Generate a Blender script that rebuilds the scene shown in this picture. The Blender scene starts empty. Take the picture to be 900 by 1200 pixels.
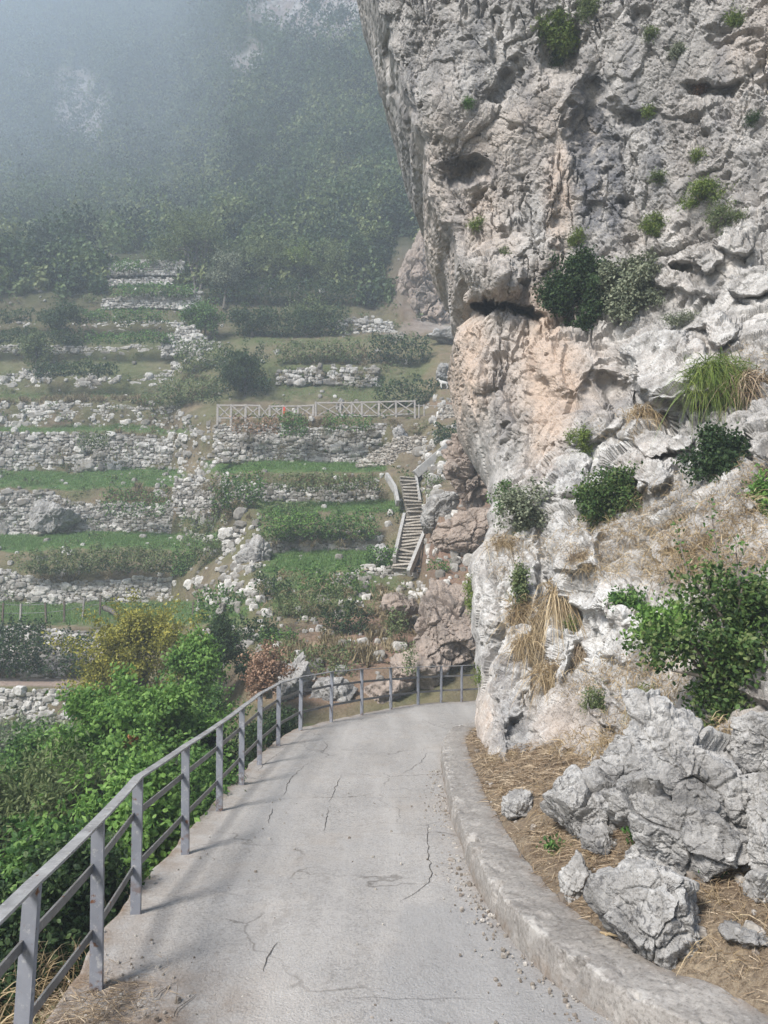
SUN_E, SUN_ANGLE, SKY_E, EXPO, HAZE = 4.5, 15.0, 0.115, 0.54, 0.0028
import bpy, math, random
import numpy as np
from mathutils import Vector
SC = bpy.context.scene
COL = SC.collection
rng = np.random.default_rng(7)
random.seed(7)
PI = math.pi
# ------------------------------------------------------------------ camera
PITCH = math.radians(8.5)
CP, SP = math.cos(PITCH), math.sin(PITCH)
FOC = 870.0
CAMZ = 1.7


def at(x, y, Y):
    """world point seen at picture coordinate (x, y) of the 900x1200 photograph, Y metres ahead"""
    x = np.asarray(x, float); y = np.asarray(y, float); Y = np.asarray(Y, float)
    u = (x - 450) / FOC; v = (600 - y) / FOC
    dy = CP - SP * v; dz = SP + CP * v
    t = Y / dy
    return np.stack(np.broadcast_arrays(u * t, Y, CAMZ + dz * t), -1)


def gp(x, y, z=0.0):
    """point on the level z under picture coordinate (x, y)"""
    v = (600 - y) / FOC
    dy = CP - SP * v; dz = SP + CP * v
    t = (z - CAMZ) / dz
    return np.array([(x - 450) / FOC * t, dy * t, z])


def sstep(a, b, x):
    t = np.clip((x - a) / (b - a), 0, 1)
    return t * t * (3 - 2 * t)


# ------------------------------------------------------------------ noise
def _h(ix, iy, iz, s):
    with np.errstate(over='ignore'):
        h = ix.astype(np.uint32) * np.uint32(374761393) + iy.astype(np.uint32) * np.uint32(668265263) \
            + iz.astype(np.uint32) * np.uint32(2147483647) + np.uint32((s * 974634777 + 1013904223) & 0xffffffff)
        h = (h ^ (h >> np.uint32(13))) * np.uint32(1274126177)
        h = (h ^ (h >> np.uint32(16))) * np.uint32(2246822519)
        h = h ^ (h >> np.uint32(15))
    return h


def noise(P, s=0):
    P = np.asarray(P, np.float32)
    F = np.floor(P); I = F.astype(np.int64) & 0xffffffff
    f = P - F
    w = f * f * f * (f * (f * 6 - 15) + 10)
    out = 0
    for cx in (0, 1):
        wx = w[..., 0] if cx else 1 - w[..., 0]
        for cy in (0, 1):
            wy = w[..., 1] if cy else 1 - w[..., 1]
            for cz in (0, 1):
                wz = w[..., 2] if cz else 1 - w[..., 2]
                h = _h(I[..., 0] + cx, I[..., 1] + cy, I[..., 2] + cz, s)
                g0 = (h & np.uint32(1023)).astype(np.float32) / 511.5 - 1
                g1 = ((h >> np.uint32(10)) & np.uint32(1023)).astype(np.float32) / 511.5 - 1
                g2 = ((h >> np.uint32(20)) & np.uint32(1023)).astype(np.float32) / 511.5 - 1
                out = out + wx * wy * wz * (g0 * (f[..., 0] - cx) + g1 * (f[..., 1] - cy) + g2 * (f[..., 2] - cz))
    return out


def fbm(P, sc, o=4, s=0, gain=.5, ridge=False):
    P = np.asarray(P, float) / sc
    a, t = 1.0, 0
    for k in range(o):
        n = noise(P, s + k * 17)
        if ridge: n = .35 - np.abs(n)
        t = t + a * n
        a *= gain; P = P * 2.03 + 11.3
    return t


def worley(P, s=0):
    F = np.floor(P); I = F.astype(np.int64)
    f1 = np.full(P.shape[:-1], 9.0, np.float32); f2 = f1.copy()
    c1 = np.zeros(P.shape, np.float32); idh = np.zeros(P.shape[:-1], np.uint32)
    fr = (P - F).astype(np.float32)
    for dx in (-1, 0, 1):
        for dy in (-1, 0, 1):
            for dz in (-1, 0, 1):
                h = _h((I[..., 0] + dx) & 0xffffffff, (I[..., 1] + dy) & 0xffffffff, (I[..., 2] + dz) & 0xffffffff, s)
                q = np.stack([dx + (h & np.uint32(1023)).astype(np.float32) / 1023 - fr[..., 0],
                              dy + ((h >> np.uint32(10)) & np.uint32(1023)).astype(np.float32) / 1023 - fr[..., 1],
                              dz + ((h >> np.uint32(20)) & np.uint32(1023)).astype(np.float32) / 1023 - fr[..., 2]], -1)
                d = np.sqrt((q * q).sum(-1))
                m = d < f1
                f2 = np.where(m, f1, np.minimum(f2, d))
                f1 = np.where(m, d, f1)
                c1 = np.where(m[..., None], q, c1); idh = np.where(m, h, idh)
    return f1, f2, idh, c1


def blocks(P, sc, s, tilt=.9, sq=(1, 1, 1)):
    """fractured rock: every cell has its own height and tilt; second value is the crack mask"""
    Q = P / sc * np.array(sq) + .22 * np.stack([fbm(P, sc * .9, 2, s + 5), fbm(P, sc * .9, 2, s + 6), fbm(P, sc * .9, 2, s + 7)], -1)
    f1, f2, h, c = worley(Q, s)
    h2 = _h(h.astype(np.int64), h.astype(np.int64) >> 7, h.astype(np.int64) >> 13, s + 3)
    r = lambda k: ((h2 >> np.uint32(k)) & np.uint32(255)).astype(np.float32) / 127.5 - 1
    d = .5 * r(0) - tilt * (c[..., 0] * r(8) + c[..., 1] * r(16) + c[..., 2] * r(24))
    return d, f2 - f1


# ------------------------------------------------------------------ mesh helpers
def mesh(name, V, F, mat, parent=None, smooth=False, attrs=None, link=True):
    """V (n,3); F list of int arrays (m,3) or (m,4)"""
    V = np.ascontiguousarray(V, np.float32).reshape(-1, 3)
    if not isinstance(F, (list, tuple)): F = [F]
    F = [np.asarray(f, np.int32) for f in F if len(f)]
    me = bpy.data.meshes.new(name)
    me.vertices.add(len(V)); me.vertices.foreach_set('co', V.ravel())
    nl = sum(f.size for f in F); npoly = sum(len(f) for f in F)
    me.loops.add(nl); me.polygons.add(npoly)
    me.loops.foreach_set('vertex_index', np.concatenate([f.ravel() for f in F]))
    tot = np.concatenate([np.full(len(f), f.shape[1], np.int32) for f in F])
    me.polygons.foreach_set('loop_start', np.concatenate([[0], np.cumsum(tot)[:-1]]).astype(np.int32))
    me.update(calc_edges=True)
    me.polygons.foreach_set('use_smooth', np.full(npoly, smooth))
    for k, v in (attrs or {}).items():
        a = me.attributes.new(k, 'FLOAT', 'POINT'); a.data.foreach_set('value', np.ascontiguousarray(v, np.float32).ravel())
    for m in (mat if isinstance(mat, (list, tuple)) else [mat]): me.materials.append(m)
    o = bpy.data.objects.new(name, me); COL.objects.link(o)
    if parent is not None: o.parent = parent
    return o


def grid_faces(nv, nu, flip=False):
    i = np.arange(nv * nu).reshape(nv, nu)
    q = np.stack([i[:-1, :-1], i[1:, :-1], i[1:, 1:], i[:-1, 1:]], -1).reshape(-1, 4)
    return q[:, ::-1] if flip else q


class MB:
    """collects pieces of one mesh"""
    def __init__(s): s.V = []; s.F = {3: [], 4: []}; s.n = 0; s.A = []
    def add(s, V, F, a=None):
        V = np.asarray(V, float).reshape(-1, 3)
        for f in (F if isinstance(F, list) else [F]):
            f = np.asarray(f)
            s.F[f.shape[1]].append(f + s.n)
        s.V.append(V); s.n += len(V)
        if a is not None: s.A.append(np.broadcast_to(a, (len(V),)))
    def build(s, name, mat, parent=None, smooth=False, attr=None):
        F = [np.concatenate(s.F[k]) for k in (3, 4) if s.F[k]]
        return mesh(name, np.concatenate(s.V), F, mat, parent, smooth, {attr: np.concatenate(s.A)} if attr else None)


BOXF = np.array([[0, 3, 2, 1], [4, 5, 6, 7], [0, 1, 5, 4], [1, 2, 6, 5], [2, 3, 7, 6], [3, 0, 4, 7]])


def bar(mb, a, b, w, h, up=(0, 0, 1), j=0):
    """box-section bar from a to b; w across, h along up"""
    a = np.array(a, float); b = np.array(b, float)
    d = b - a; d /= np.linalg.norm(d)
    up = np.array(up, float); s = np.cross(d, up); s /= np.linalg.norm(s); u = np.cross(s, d)
    P = []
    for q in (a, b):
        for i, k in ((-1, -1), (1, -1), (1, 1), (-1, 1)):
            P.append(q + s * (i * w / 2 + j * random.uniform(-1, 1)) + u * (k * h / 2 + j * random.uniform(-1, 1)))
    mb.add(P, BOXF)


def tube(mb, pts, rad, n=6, a=None):
    pts = np.asarray(pts, float); rad = np.broadcast_to(rad, (len(pts),))
    d = np.gradient(pts, axis=0); d /= np.linalg.norm(d, axis=1, keepdims=True) + 1e-9
    ref = np.array([.31, .2, .93]) if abs(d[0][2]) < .8 else np.array([1, .1, 0])
    s = np.cross(d, ref); s /= np.linalg.norm(s, axis=1, keepdims=True); u = np.cross(s, d)
    th = np.arange(n) * 2 * PI / n
    V = pts[:, None] + rad[:, None, None] * (np.cos(th)[None, :, None] * s[:, None] + np.sin(th)[None, :, None] * u[:, None])
    i = np.arange(len(pts) * n).reshape(len(pts), n); r = np.roll(i, -1, 1)
    F = np.stack([i[:-1], r[:-1], r[1:], i[1:]], -1).reshape(-1, 4)
    mb.add(V, [F], a)


def icosphere(k):
    t = (1 + 5 ** .5) / 2
    V = np.array([[-1, t, 0], [1, t, 0], [-1, -t, 0], [1, -t, 0], [0, -1, t], [0, 1, t], [0, -1, -t], [0, 1, -t], [t, 0, -1], [t, 0, 1], [-t, 0, -1], [-t, 0, 1]], float)
    F = np.array([[0, 11, 5], [0, 5, 1], [0, 1, 7], [0, 7, 10], [0, 10, 11], [1, 5, 9], [5, 11, 4], [11, 10, 2], [10, 7, 6], [7, 1, 8], [3, 9, 4], [3, 4, 2], [3, 2, 6], [3, 6, 8], [3, 8, 9], [4, 9, 5], [2, 4, 11], [6, 2, 10], [8, 6, 7], [9, 8, 1]])
    V /= np.linalg.norm(V, axis=1, keepdims=True)
    for _ in range(k):
        E = np.concatenate([F[:, [0, 1]], F[:, [1, 2]], F[:, [2, 0]]])
        Es, inv = np.unique(np.sort(E, 1), axis=0, return_inverse=True)
        M = V[Es].mean(1); M /= np.linalg.norm(M, axis=1, keepdims=True)
        m = inv.reshape(3, -1).T + len(V)
        V = np.concatenate([V, M])
        F = np.concatenate([np.stack([F[:, 0], m[:, 0], m[:, 2]], 1), np.stack([F[:, 1], m[:, 1], m[:, 0]], 1), np.stack([F[:, 2], m[:, 2], m[:, 1]], 1), m])
    return V, F


def tag(o, label=None, cat=None, group=None, kind=None):
    if label: o['label'] = label
    if cat: o['category'] = cat
    if group: o['group'] = group
    if kind: o['kind'] = kind
    return o


def empty(name, loc, label, cat, group=None):
    o = bpy.data.objects.new(name, None); COL.objects.link(o); o.location = loc; o.empty_display_size = .2
    return tag(o, label, cat, group)


def rotm(n):
    """n random rotation matrices"""
    q = rng.normal(size=(n, 4)); q /= np.linalg.norm(q, axis=1, keepdims=True)
    a, b, c, d = q.T
    return np.stack([1 - 2 * (c * c + d * d), 2 * (b * c - a * d), 2 * (b * d + a * c), 2 * (b * c + a * d), 1 - 2 * (b * b + d * d), 2 * (c * d - a * b),
                     2 * (b * d - a * c), 2 * (c * d + a * b), 1 - 2 * (b * b + c * c)], -1).reshape(n, 3, 3)


# ------------------------------------------------------------------ materials
class Mat:
    def __init__(s, name):
        s.m = bpy.data.materials.new(name); s.m.use_nodes = True
        s.t = s.m.node_tree; s.t.nodes.clear()
        s.out = s.n('ShaderNodeOutputMaterial')
    def n(s, typ, **k):
        nd = s.t.nodes.new(typ)
        for a, b in k.items(): setattr(nd, a, b)
        return nd
    def l(s, a, b): s.t.links.new(a, b)
    def put(s, sock, v):
        if isinstance(v, bpy.types.NodeSocket): s.l(v, sock)
        elif isinstance(v, (tuple, list)) and len(v) == 3 and sock.type == 'RGBA': sock.default_value = (*v, 1)
        else: sock.default_value = v
    def pos(s):
        return s.n('ShaderNodeNewGeometry').outputs['Position']
    def noise(s, scale, detail=3, rough=.55, vec=None, dist=0):
        k = s.n('ShaderNodeTexNoise'); k.inputs['Scale'].default_value = scale; k.inputs['Detail'].default_value = detail
        k.inputs['Roughness'].default_value = rough; k.inputs['Distortion'].default_value = dist
        s.l(vec or s.pos(), k.inputs['Vector']); return k.outputs['Fac']
    def voro(s, scale, feature='F1', out='Distance', vec=None):
        k = s.n('ShaderNodeTexVoronoi', feature=feature); k.inputs['Scale'].default_value = scale
        s.l(vec or s.pos(), k.inputs['Vector']); return k.outputs[out]
    def ramp(s, fac, stops, const=False):
        r = s.n('ShaderNodeValToRGB'); s.l(fac, r.inputs[0]); e = r.color_ramp.elements
        if const: r.color_ramp.interpolation = 'CONSTANT'
        while len(e) < len(stops): e.new(.5)
        for i, (p, c) in enumerate(stops):
            e[i].position = p; e[i].color = (*c, 1) if isinstance(c, (tuple, list)) else (c, c, c, 1)
        return r.outputs[0]
    def mix(s, f, a, b, mode='MIX'):
        k = s.n('ShaderNodeMix', data_type='RGBA', blend_type=mode)
        s.put(k.inputs[0], f); s.put(k.inputs[6], a); s.put(k.inputs[7], b); return k.outputs[2]
    def math(s, op, a, b=0.0, clamp=False):
        k = s.n('ShaderNodeMath', operation=op, use_clamp=clamp); s.put(k.inputs[0], a); s.put(k.inputs[1], b); return k.outputs[0]
    def attr(s, name): return s.n('ShaderNodeAttribute', attribute_name=name).outputs['Fac']
    def island(s): return s.n('ShaderNodeNewGeometry').outputs['Random Per Island']
    def bump(s, h, strength=.5, dist=.02):
        b = s.n('ShaderNodeBump'); b.inputs['Strength'].default_value = strength; b.inputs['Distance'].default_value = dist
        s.l(h, b.inputs['Height']); return b.outputs[0]
    def bsdf(s, col, rough=.9, bump=None, metal=0.0, spec=.3):
        b = s.n('ShaderNodeBsdfPrincipled')
        s.put(b.inputs['Base Color'], col); s.put(b.inputs['Roughness'], rough); s.put(b.inputs['Metallic'], metal); s.put(b.inputs['Specular IOR Level'], spec)
        if bump is not None: s.l(bump, b.inputs['Normal'])
        s.l(b.outputs[0], s.out.inputs[0]); return s.m


def leaf_mat(name, stops, trans=.4, attr=None, rough=.55, spec=.25, gain=1.35):
    m = Mat(name)
    f = m.island()
    big = m.noise(1.7, 2)
    f = m.math('ADD', m.math('MULTIPLY', f, .7), m.math('MULTIPLY', big, .3))
    if attr: f = m.math('ADD', m.math('MULTIPLY', f, .1), m.math('MULTIPLY', m.attr(attr), .9))
    c = m.ramp(f, [(a, tuple(min(.6, x * gain) for x in b)) for a, b in stops])
    b = m.n('ShaderNodeBsdfPrincipled'); m.l(c, b.inputs['Base Color']); b.inputs['Roughness'].default_value = rough; b.inputs['Specular IOR Level'].default_value = spec
    t = m.n('ShaderNodeBsdfTranslucent'); m.l(m.mix(.5, c, (.25, .3, .05), 'MULTIPLY') if False else c, t.inputs[0])
    x = m.n('ShaderNodeMixShader'); x.inputs[0].default_value = trans
    m.l(b.outputs[0], x.inputs[1]); m.l(t.outputs[0], x.inputs[2]); m.l(x.outputs[0], m.out.inputs[0])
    return m.m


def make_rock(name, grey=(.36, .345, .325), tan=(.46, .37, .30), white=(.58, .575, .555), dark=(.055, .055, .058), attrs=True, tanbias=0., whitebias=0., lichen=.56):
    m = Mat(name)
    big = m.noise(.55, 4, .6); mid = m.noise(2.3, 5, .62, dist=.4); fin = m.noise(14, 4, .7)
    lich = m.noise(5.5, 5, .68, dist=.6)
    if attrs: at_, aw, ad = m.attr('tan'), m.attr('white'), m.attr('dark')
    else: at_, aw, ad = tanbias, whitebias, 0.0
    base = m.mix(m.ramp(mid, [(.34, 0.), (.66, 1.)]), tuple(c * .62 for c in grey), tuple(c * 1.25 for c in grey))
    base = m.mix(m.ramp(fin, [(.33, .5), (.46, 0.)]), base, tuple(c * .42 for c in grey))
    base = m.mix(m.ramp(fin, [(.56, 0.), (.72, .5)]), base, tuple(min(.7, c * 1.8) for c in grey))
    mp = m.n('ShaderNodeMapping'); mp.inputs['Scale'].default_value = (1.9, 1.9, .2); m.l(m.pos(), mp.inputs[0])
    strk = m.noise(1.0, 5, .62, vec=mp.outputs[0], dist=.3)
    base = m.mix(m.ramp(strk, [(.34, .55), (.46, 0.)]), base, tuple(c * .55 for c in grey))
    base = m.mix(m.ramp(strk, [(.55, 0.), (.68, .45)]), base, tuple(min(.62, c * 1.5) for c in grey))
    t = m.math('MULTIPLY', m.math('ADD', at_, m.math('MULTIPLY', m.math('SUBTRACT', big, .5), 1.6)), m.ramp(mid, [(.25, .35), (.6, 1.)]), True)
    base = m.mix(t, base, m.mix(fin, tuple(c * .8 for c in tan), tuple(c * 1.15 for c in tan)))
    w = m.math('ADD', aw, m.math('MULTIPLY', m.math('SUBTRACT', mid, .5), 2.2), True)
    w = m.math('MULTIPLY', w, m.ramp(lich, [(.40, .0), (.52, 1.)]))
    w = m.math('MULTIPLY', w, m.ramp(m.noise(11, 5, .75), [(.36, .15), (.5, 1.)]))
    base = m.mix(w, base, m.mix(fin, tuple(c * .82 for c in white), tuple(min(.8, c * 1.15) for c in white)))
    # black lichen specks and water streaks; the dark mask also paints shade into the hollows
    sp = m.ramp(m.noise(21, 5, .75, dist=.8), [(lichen, 0.), (lichen + .08, 1.)])
    sp = m.math('MULTIPLY', sp, m.ramp(lich, [(.40, 0.), (.58, 1.)]))
    base = m.mix(m.math('MULTIPLY', sp, .75), base, dark)
    st = m.math('MULTIPLY', ad, m.ramp(m.noise(3.2, 5, .7), [(.38, 0.), (.55, 1.)]), True)
    base = m.mix(m.math('MULTIPLY', st, .8), base, (.10, .105, .12))
    h = m.math('ADD', m.math('MULTIPLY', m.noise(30, 5, .7), .6), m.math('MULTIPLY', m.noise(90, 3, .6), .3))
    return m.bsdf(base, .92, m.bump(h, .8, .04), spec=.15)


M = {}
M['cliff'] = make_rock('limestone cliff')
M['boulder'] = make_rock('grey limestone', grey=(.30, .29, .275), white=(.54, .535, .515), attrs=False, tanbias=-.2, whitebias=.20, lichen=.50)
M['brown_rock'] = make_rock('brown rock', grey=(.29, .25, .22), tan=(.36, .28, .225), white=(.48, .45, .42), attrs=False, tanbias=.45, whitebias=-.15)


def simple(name, c1, c2, scale=8, rough=.85, bs=.3, bd=.01, metal=0, spec=.3):
    m = Mat(name)
    f = m.noise(scale, 5, .65)
    return m.bsdf(m.mix(m.ramp(f, [(.3, 0.), (.7, 1.)]), c1, c2), rough, m.bump(m.noise(scale * 5, 4, .7), bs, bd), metal, spec)


def stone_mat(name, a, b, c):
    m = Mat(name)
    col = m.ramp(m.island(), [(0., a), (.45, b), (1., c)])
    n = m.noise(9, 4, .7)
    col = m.mix(m.ramp(n, [(.35, .55), (.6, 0.)]), col, (.13, .12, .10))
    return m.bsdf(col, .95, m.bump(m.noise(25, 3), .4, .02), spec=.1)


M['stones'] = stone_mat('dry stones', (.19, .175, .155), (.36, .345, .32), (.64, .62, .585))
M['stones_pale'] = stone_mat('pale dry stones', (.26, .245, .22), (.45, .43, .40), (.68, .66, .62))
M['grit'] = stone_mat('grit', (.13, .105, .085), (.27, .235, .20), (.46, .43, .39))
M['stones_tan'] = stone_mat('tan dry stones', (.24, .21, .18), (.38, .34, .29), (.55, .52, .47))
M['concrete'] = simple('old concrete', (.26, .25, .235), (.40, .39, .37), 3, bs=.5)
M['wood'] = simple('grey weathered wood', (.25, .23, .21), (.42, .39, .36), 12)
M['dark_wood'] = simple('dark stake wood', (.08, .065, .05), (.16, .13, .1), 12)
M['bark'] = simple('bark', (.07, .06, .05), (.15, .135, .115), 15)
M['twig'] = simple('dry twigs', (.16, .13, .11), (.30, .26, .22), 9)
M['shaded_riser'] = simple('shade-painted riser stone', (.13, .115, .095), (.26, .24, .2), 9)  # darker than the treads, painting in the shadow under their edges
M['wire'] = simple('wire', (.2, .2, .2), (.3, .3, .3))
M['red'] = simple('red board', (.5, .05, .03), (.6, .09, .05))
M['fur'] = simple('white fur', (.52, .50, .46), (.66, .64, .60), 20)
M['horn'] = simple('horn', (.1, .08, .06), (.2, .16, .12), 20)
M['crack'] = simple('crack dirt', (.035, .03, .026), (.07, .06, .05), 30)


def rail_mat(name, a, b, wear):
    m = Mat(name)
    n = m.noise(6, 4, .6)
    c = m.mix(m.ramp(n, [(.35, 0.), (.65, 1.)]), a, b)
    c = m.mix(m.ramp(m.noise(28, 5, .7), [(.56, 0.), (.66, wear)]), c, (.42, .41, .39))
    sep = m.n('ShaderNodeSeparateXYZ'); m.l(m.pos(), sep.inputs[0])
    r = m.ramp(m.noise(17, 5, .7), [(.62, 0.), (.67, 1.)])
    c = m.mix(r, c, (.13, .055, .025))
    low = m.math('MULTIPLY', m.ramp(m.math('DIVIDE', sep.outputs[2], .3), [(0., 1.), (1., 0.)]), m.ramp(m.noise(9, 4, .7), [(.52, 0.), (.6, 1.)]))
    c = m.mix(low, c, (.11, .055, .03))
    return m.bsdf(c, .5, m.bump(m.noise(60, 3), .15, .003), .1, .4)


M['post'] = rail_mat('painted post metal', (.165, .173, .196), (.215, .224, .25), .55)
M['rail'] = rail_mat('weathered rail metal', (.20, .195, .195), (.33, .325, .32), .8)
M['flat'] = rail_mat('dull flat bar', (.115, .11, .105), (.17, .165, .16), .3)


def path_mat():
    m = Mat('worn concrete path')
    big = m.noise(.55, 4, .6); mid = m.noise(3.2, 5, .65); fin = m.noise(55, 4, .75); agg = m.voro(85)
    c = m.mix(m.ramp(big, [(.3, 0.), (.7, 1.)]), (.285, .268, .248), (.36, .342, .32))
    c = m.mix(m.ramp(mid, [(.35, .5), (.6, 0.)]), c, (.27, .26, .25))
    c = m.mix(m.ramp(fin, [(.34, .75), (.5, 0.)]), c, (.15, .145, .14))
    c = m.mix(m.ramp(m.noise(17, 5, .75), [(.36, .45), (.48, 0.)]), c, (.17, .155, .14))
    c = m.mix(m.ramp(m.noise(1.1, 5, .7, dist=.5), [(.52, 0.), (.7, .45)]), c, (.29, .25, .21))
    c = m.mix(m.ramp(fin, [(.6, 0.), (.75, .5)]), c, (.55, .53, .51))
    # hairline cracks, long worn tracks and old stains
    wv_ = m.n('ShaderNodeVectorMath', operation='ADD'); m.l(m.pos(), wv_.inputs[0])
    nz = m.n('ShaderNodeTexNoise'); nz.inputs['Scale'].default_value = 2.3; nz.inputs['Detail'].default_value = 6; m.l(m.pos(), nz.inputs['Vector'])
    sc2 = m.n('ShaderNodeVectorMath', operation='SCALE'); m.l(nz.outputs['Color'], sc2.inputs[0]); sc2.inputs['Scale'].default_value = .55; m.l(sc2.outputs[0], wv_.inputs[1])
    hc = m.ramp(m.voro(.75, 'DISTANCE_TO_EDGE', vec=wv_.outputs[0]), [(.002, 1.), (.010, 0.)])
    hc = m.math('MULTIPLY', hc, m.ramp(m.noise(.9, 3), [(.46, 0.), (.56, .75)]))
    c = m.mix(hc, c, (.10, .09, .08))
    mp = m.n('ShaderNodeMapping'); mp.inputs['Scale'].default_value = (2.2, .22, 1); m.l(m.pos(), mp.inputs[0])
    c = m.mix(m.ramp(m.noise(1.0, 4, .6, vec=mp.outputs[0]), [(.45, 0.), (.65, .5)]), c, (.41, .39, .365))
    c = m.mix(m.ramp(m.noise(2.1, 5, .75, dist=1.2), [(.60, 0.), (.66, .4)]), c, (.20, .185, .17))
    # patched strip of finer, darker asphalt, dirt along the left edge and the foot of the kerb
    c = m.mix(m.math('MULTIPLY', m.attr('patch'), .55), c, m.mix(fin, (.18, .178, .175), (.30, .293, .288)))
    d = m.math('MULTIPLY', m.attr('dirt'), m.ramp(m.noise(4.5, 5, .7), [(.32, 0.), (.62, 1.)]), True)
    c = m.mix(d, c, m.mix(fin, (.12, .085, .06), (.25, .19, .14)))
    h = m.math('ADD', m.math('MULTIPLY', fin, .8), m.math('ADD', m.math('MULTIPLY', mid, 1.2), m.math('MULTIPLY', agg, .5)))
    return m.bsdf(c, .9, m.bump(h, .55, .012), spec=.2)


M['path'] = path_mat()


def kerb_mat():
    m = Mat('kerb concrete')
    mid = m.noise(4, 5, .65); fin = m.noise(45, 4, .75)
    c = m.mix(m.ramp(mid, [(.3, 0.), (.7, 1.)]), (.19, .175, .16), (.31, .29, .265))
    c = m.mix(m.ramp(fin, [(.34, .7), (.5, 0.)]), c, (.10, .09, .08))
    c = m.mix(m.ramp(fin, [(.58, 0.), (.7, .5)]), c, (.45, .43, .40))
    c = m.mix(m.math('MULTIPLY', m.attr('edge'), m.ramp(m.noise(7, 5, .7), [(.54, 0.), (.62, .6)])), c, (.46, .44, .41))
    c = m.mix(m.math('MULTIPLY', m.attr('dirt'), m.ramp(m.noise(6, 5, .7), [(.42, 0.), (.66, .8)])), c, (.17, .125, .09))
    return m.bsdf(c, .92, m.bump(m.math('ADD', fin, mid), .6, .012), spec=.15)


M['kerb'] = kerb_mat()


def soil_mat():
    m = Mat('dry soil and straw')
    big = m.noise(2.2, 4, .6); fin = m.noise(30, 5, .75)
    c = m.mix(m.ramp(big, [(.35, 0.), (.65, 1.)]), (.155, .115, .08), (.26, .21, .15))
    c = m.mix(m.ramp(fin, [(.35, .7), (.55, 0.)]), c, (.07, .048, .032))
    c = m.mix(m.ramp(fin, [(.58, 0.), (.75, .8)]), c, (.38, .31, .2))
    return m.bsdf(c, .95, m.bump(fin, .8, .03), spec=.1)


M['bank'] = soil_mat()


def terrain_mat():
    m = Mat('terraced hillside earth')
    big = m.noise(.35, 4, .6); mid = m.noise(1.6, 5, .65); fin = m.noise(9, 4, .7)
    c = m.mix(m.ramp(mid, [(.35, 0.), (.65, 1.)]), (.105, .085, .06), (.20, .165, .11))
    c = m.mix(m.ramp(big, [(.4, 0.), (.6, .8)]), c, m.mix(fin, (.07, .085, .035), (.15, .14, .075)))
    c = m.mix(m.math('MULTIPLY', m.attr('soil'), m.ramp(mid, [(.25, .4), (.55, 1.)])), c, m.mix(fin, (.16, .10, .072), (.28, .19, .145)))
    g = m.math('MULTIPLY', m.attr('green'), m.ramp(m.noise(2.6, 5, .7), [(.3, .15), (.5, 1.)]))
    c = m.mix(g, c, m.mix(fin, (.045, .085, .025), (.10, .165, .055)))
    c = m.mix(m.attr('track'), c, m.mix(fin, (.25, .19, .155), (.34, .27, .225)))
    rk = m.mix(m.ramp(m.noise(.9, 6, .7, dist=.5), [(.36, 0.), (.62, 1.)]), (.14, .135, .135), (.50, .48, .46))
    c = m.mix(m.attr('rock'), c, m.mix(m.ramp(m.noise(.28, 4, .6), [(.4, 0.), (.62, .7)]), rk, (.25, .19, .165)))
    c = m.mix(m.attr('wood'), c, m.mix(mid, (.03, .038, .02), (.06, .065, .035)))
    return m.bsdf(c, .95, m.bump(m.math('ADD', mid, fin), .7, .12), spec=.1)


M['terrain'] = terrain_mat()
G1, G2, G3 = (.018, .042, .014), (.045, .088, .024), (.095, .15, .042)
M['leaf_green'] = leaf_mat('green leaves', [(.1, (.016, .04, .012)), (.5, (.05, .105, .026)), (.9, (.115, .185, .05))], gain=1.8)
M['leaf_bright'] = leaf_mat('bright green leaves', [(.1, (.03, .075, .02)), (.5, (.09, .165, .036)), (.9, (.165, .26, .07))], .45, gain=1.75)
M['leaf_dark'] = leaf_mat('dark leaves', [(.1, (.012, .026, .011)), (.55, (.032, .062, .022)), (.95, (.075, .11, .04))])
M['leaf_olive'] = leaf_mat('olive leaves', [(.1, (.035, .055, .02)), (.5, (.085, .115, .045)), (.95, (.17, .19, .09))], gain=1.6)
M['leaf_yellow'] = leaf_mat('yellow leaves', [(.1, (.085, .085, .018)), (.5, (.165, .165, .035)), (.8, (.29, .26, .055)), (.95, (.13, .16, .035))], .4, gain=1.6)
M['leaf_dry'] = leaf_mat('dry brown leaves', [(.1, (.13, .07, .042)), (.5, (.25, .15, .095)), (.95, (.38, .26, .18))], .15, gain=1.1)
M['leaf_grey'] = leaf_mat('grey green leaves', [(.1, (.06, .075, .045)), (.5, (.13, .15, .095)), (.95, (.26, .27, .19))], .2)
M['leaf_lime'] = leaf_mat('yellow green blades', [(.1, (.045, .075, .012)), (.5, (.10, .15, .028)), (.95, (.19, .21, .06))], .25)
M['leaf_rust'] = leaf_mat('rust leaves', [(.1, (.17, .06, .022)), (.9, (.30, .12, .045))], .2, gain=1)
M['straw'] = leaf_mat('straw', [(.1, (.17, .115, .06)), (.5, (.36, .27, .155)), (.95, (.55, .45, .29))], .15, gain=1)
M['straw_dark'] = leaf_mat('dead needles', [(.1, (.11, .072, .043)), (.5, (.265, .195, .125)), (.95, (.50, .41, .29))], .05, gain=1)
M['leaf_mixed'] = leaf_mat('mixed leaves', [(.08, (.014, .03, .012)), (.38, (.05, .095, .026)), (.62, (.085, .15, .04)), (.8, (.15, .19, .065)), (.95, (.17, .19, .12))], gain=1.2)
M['straw_terrace'] = leaf_mat('dull terrace straw', [(.1, (.12, .095, .055)), (.5, (.235, .19, .11)), (.95, (.38, .31, .19))], .2, gain=1)
M['grass'] = leaf_mat('terrace grass', [(.1, (.06, .12, .035)), (.5, (.11, .20, .06)), (.95, (.19, .27, .10))], .4)
M['forest'] = leaf_mat('forest foliage', [(.15, (.014, .030, .015)), (.42, (.035, .066, .026)), (.68, (.075, .115, .04)), (.9, (.14, .165, .065))], .2, attr='tint')
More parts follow.
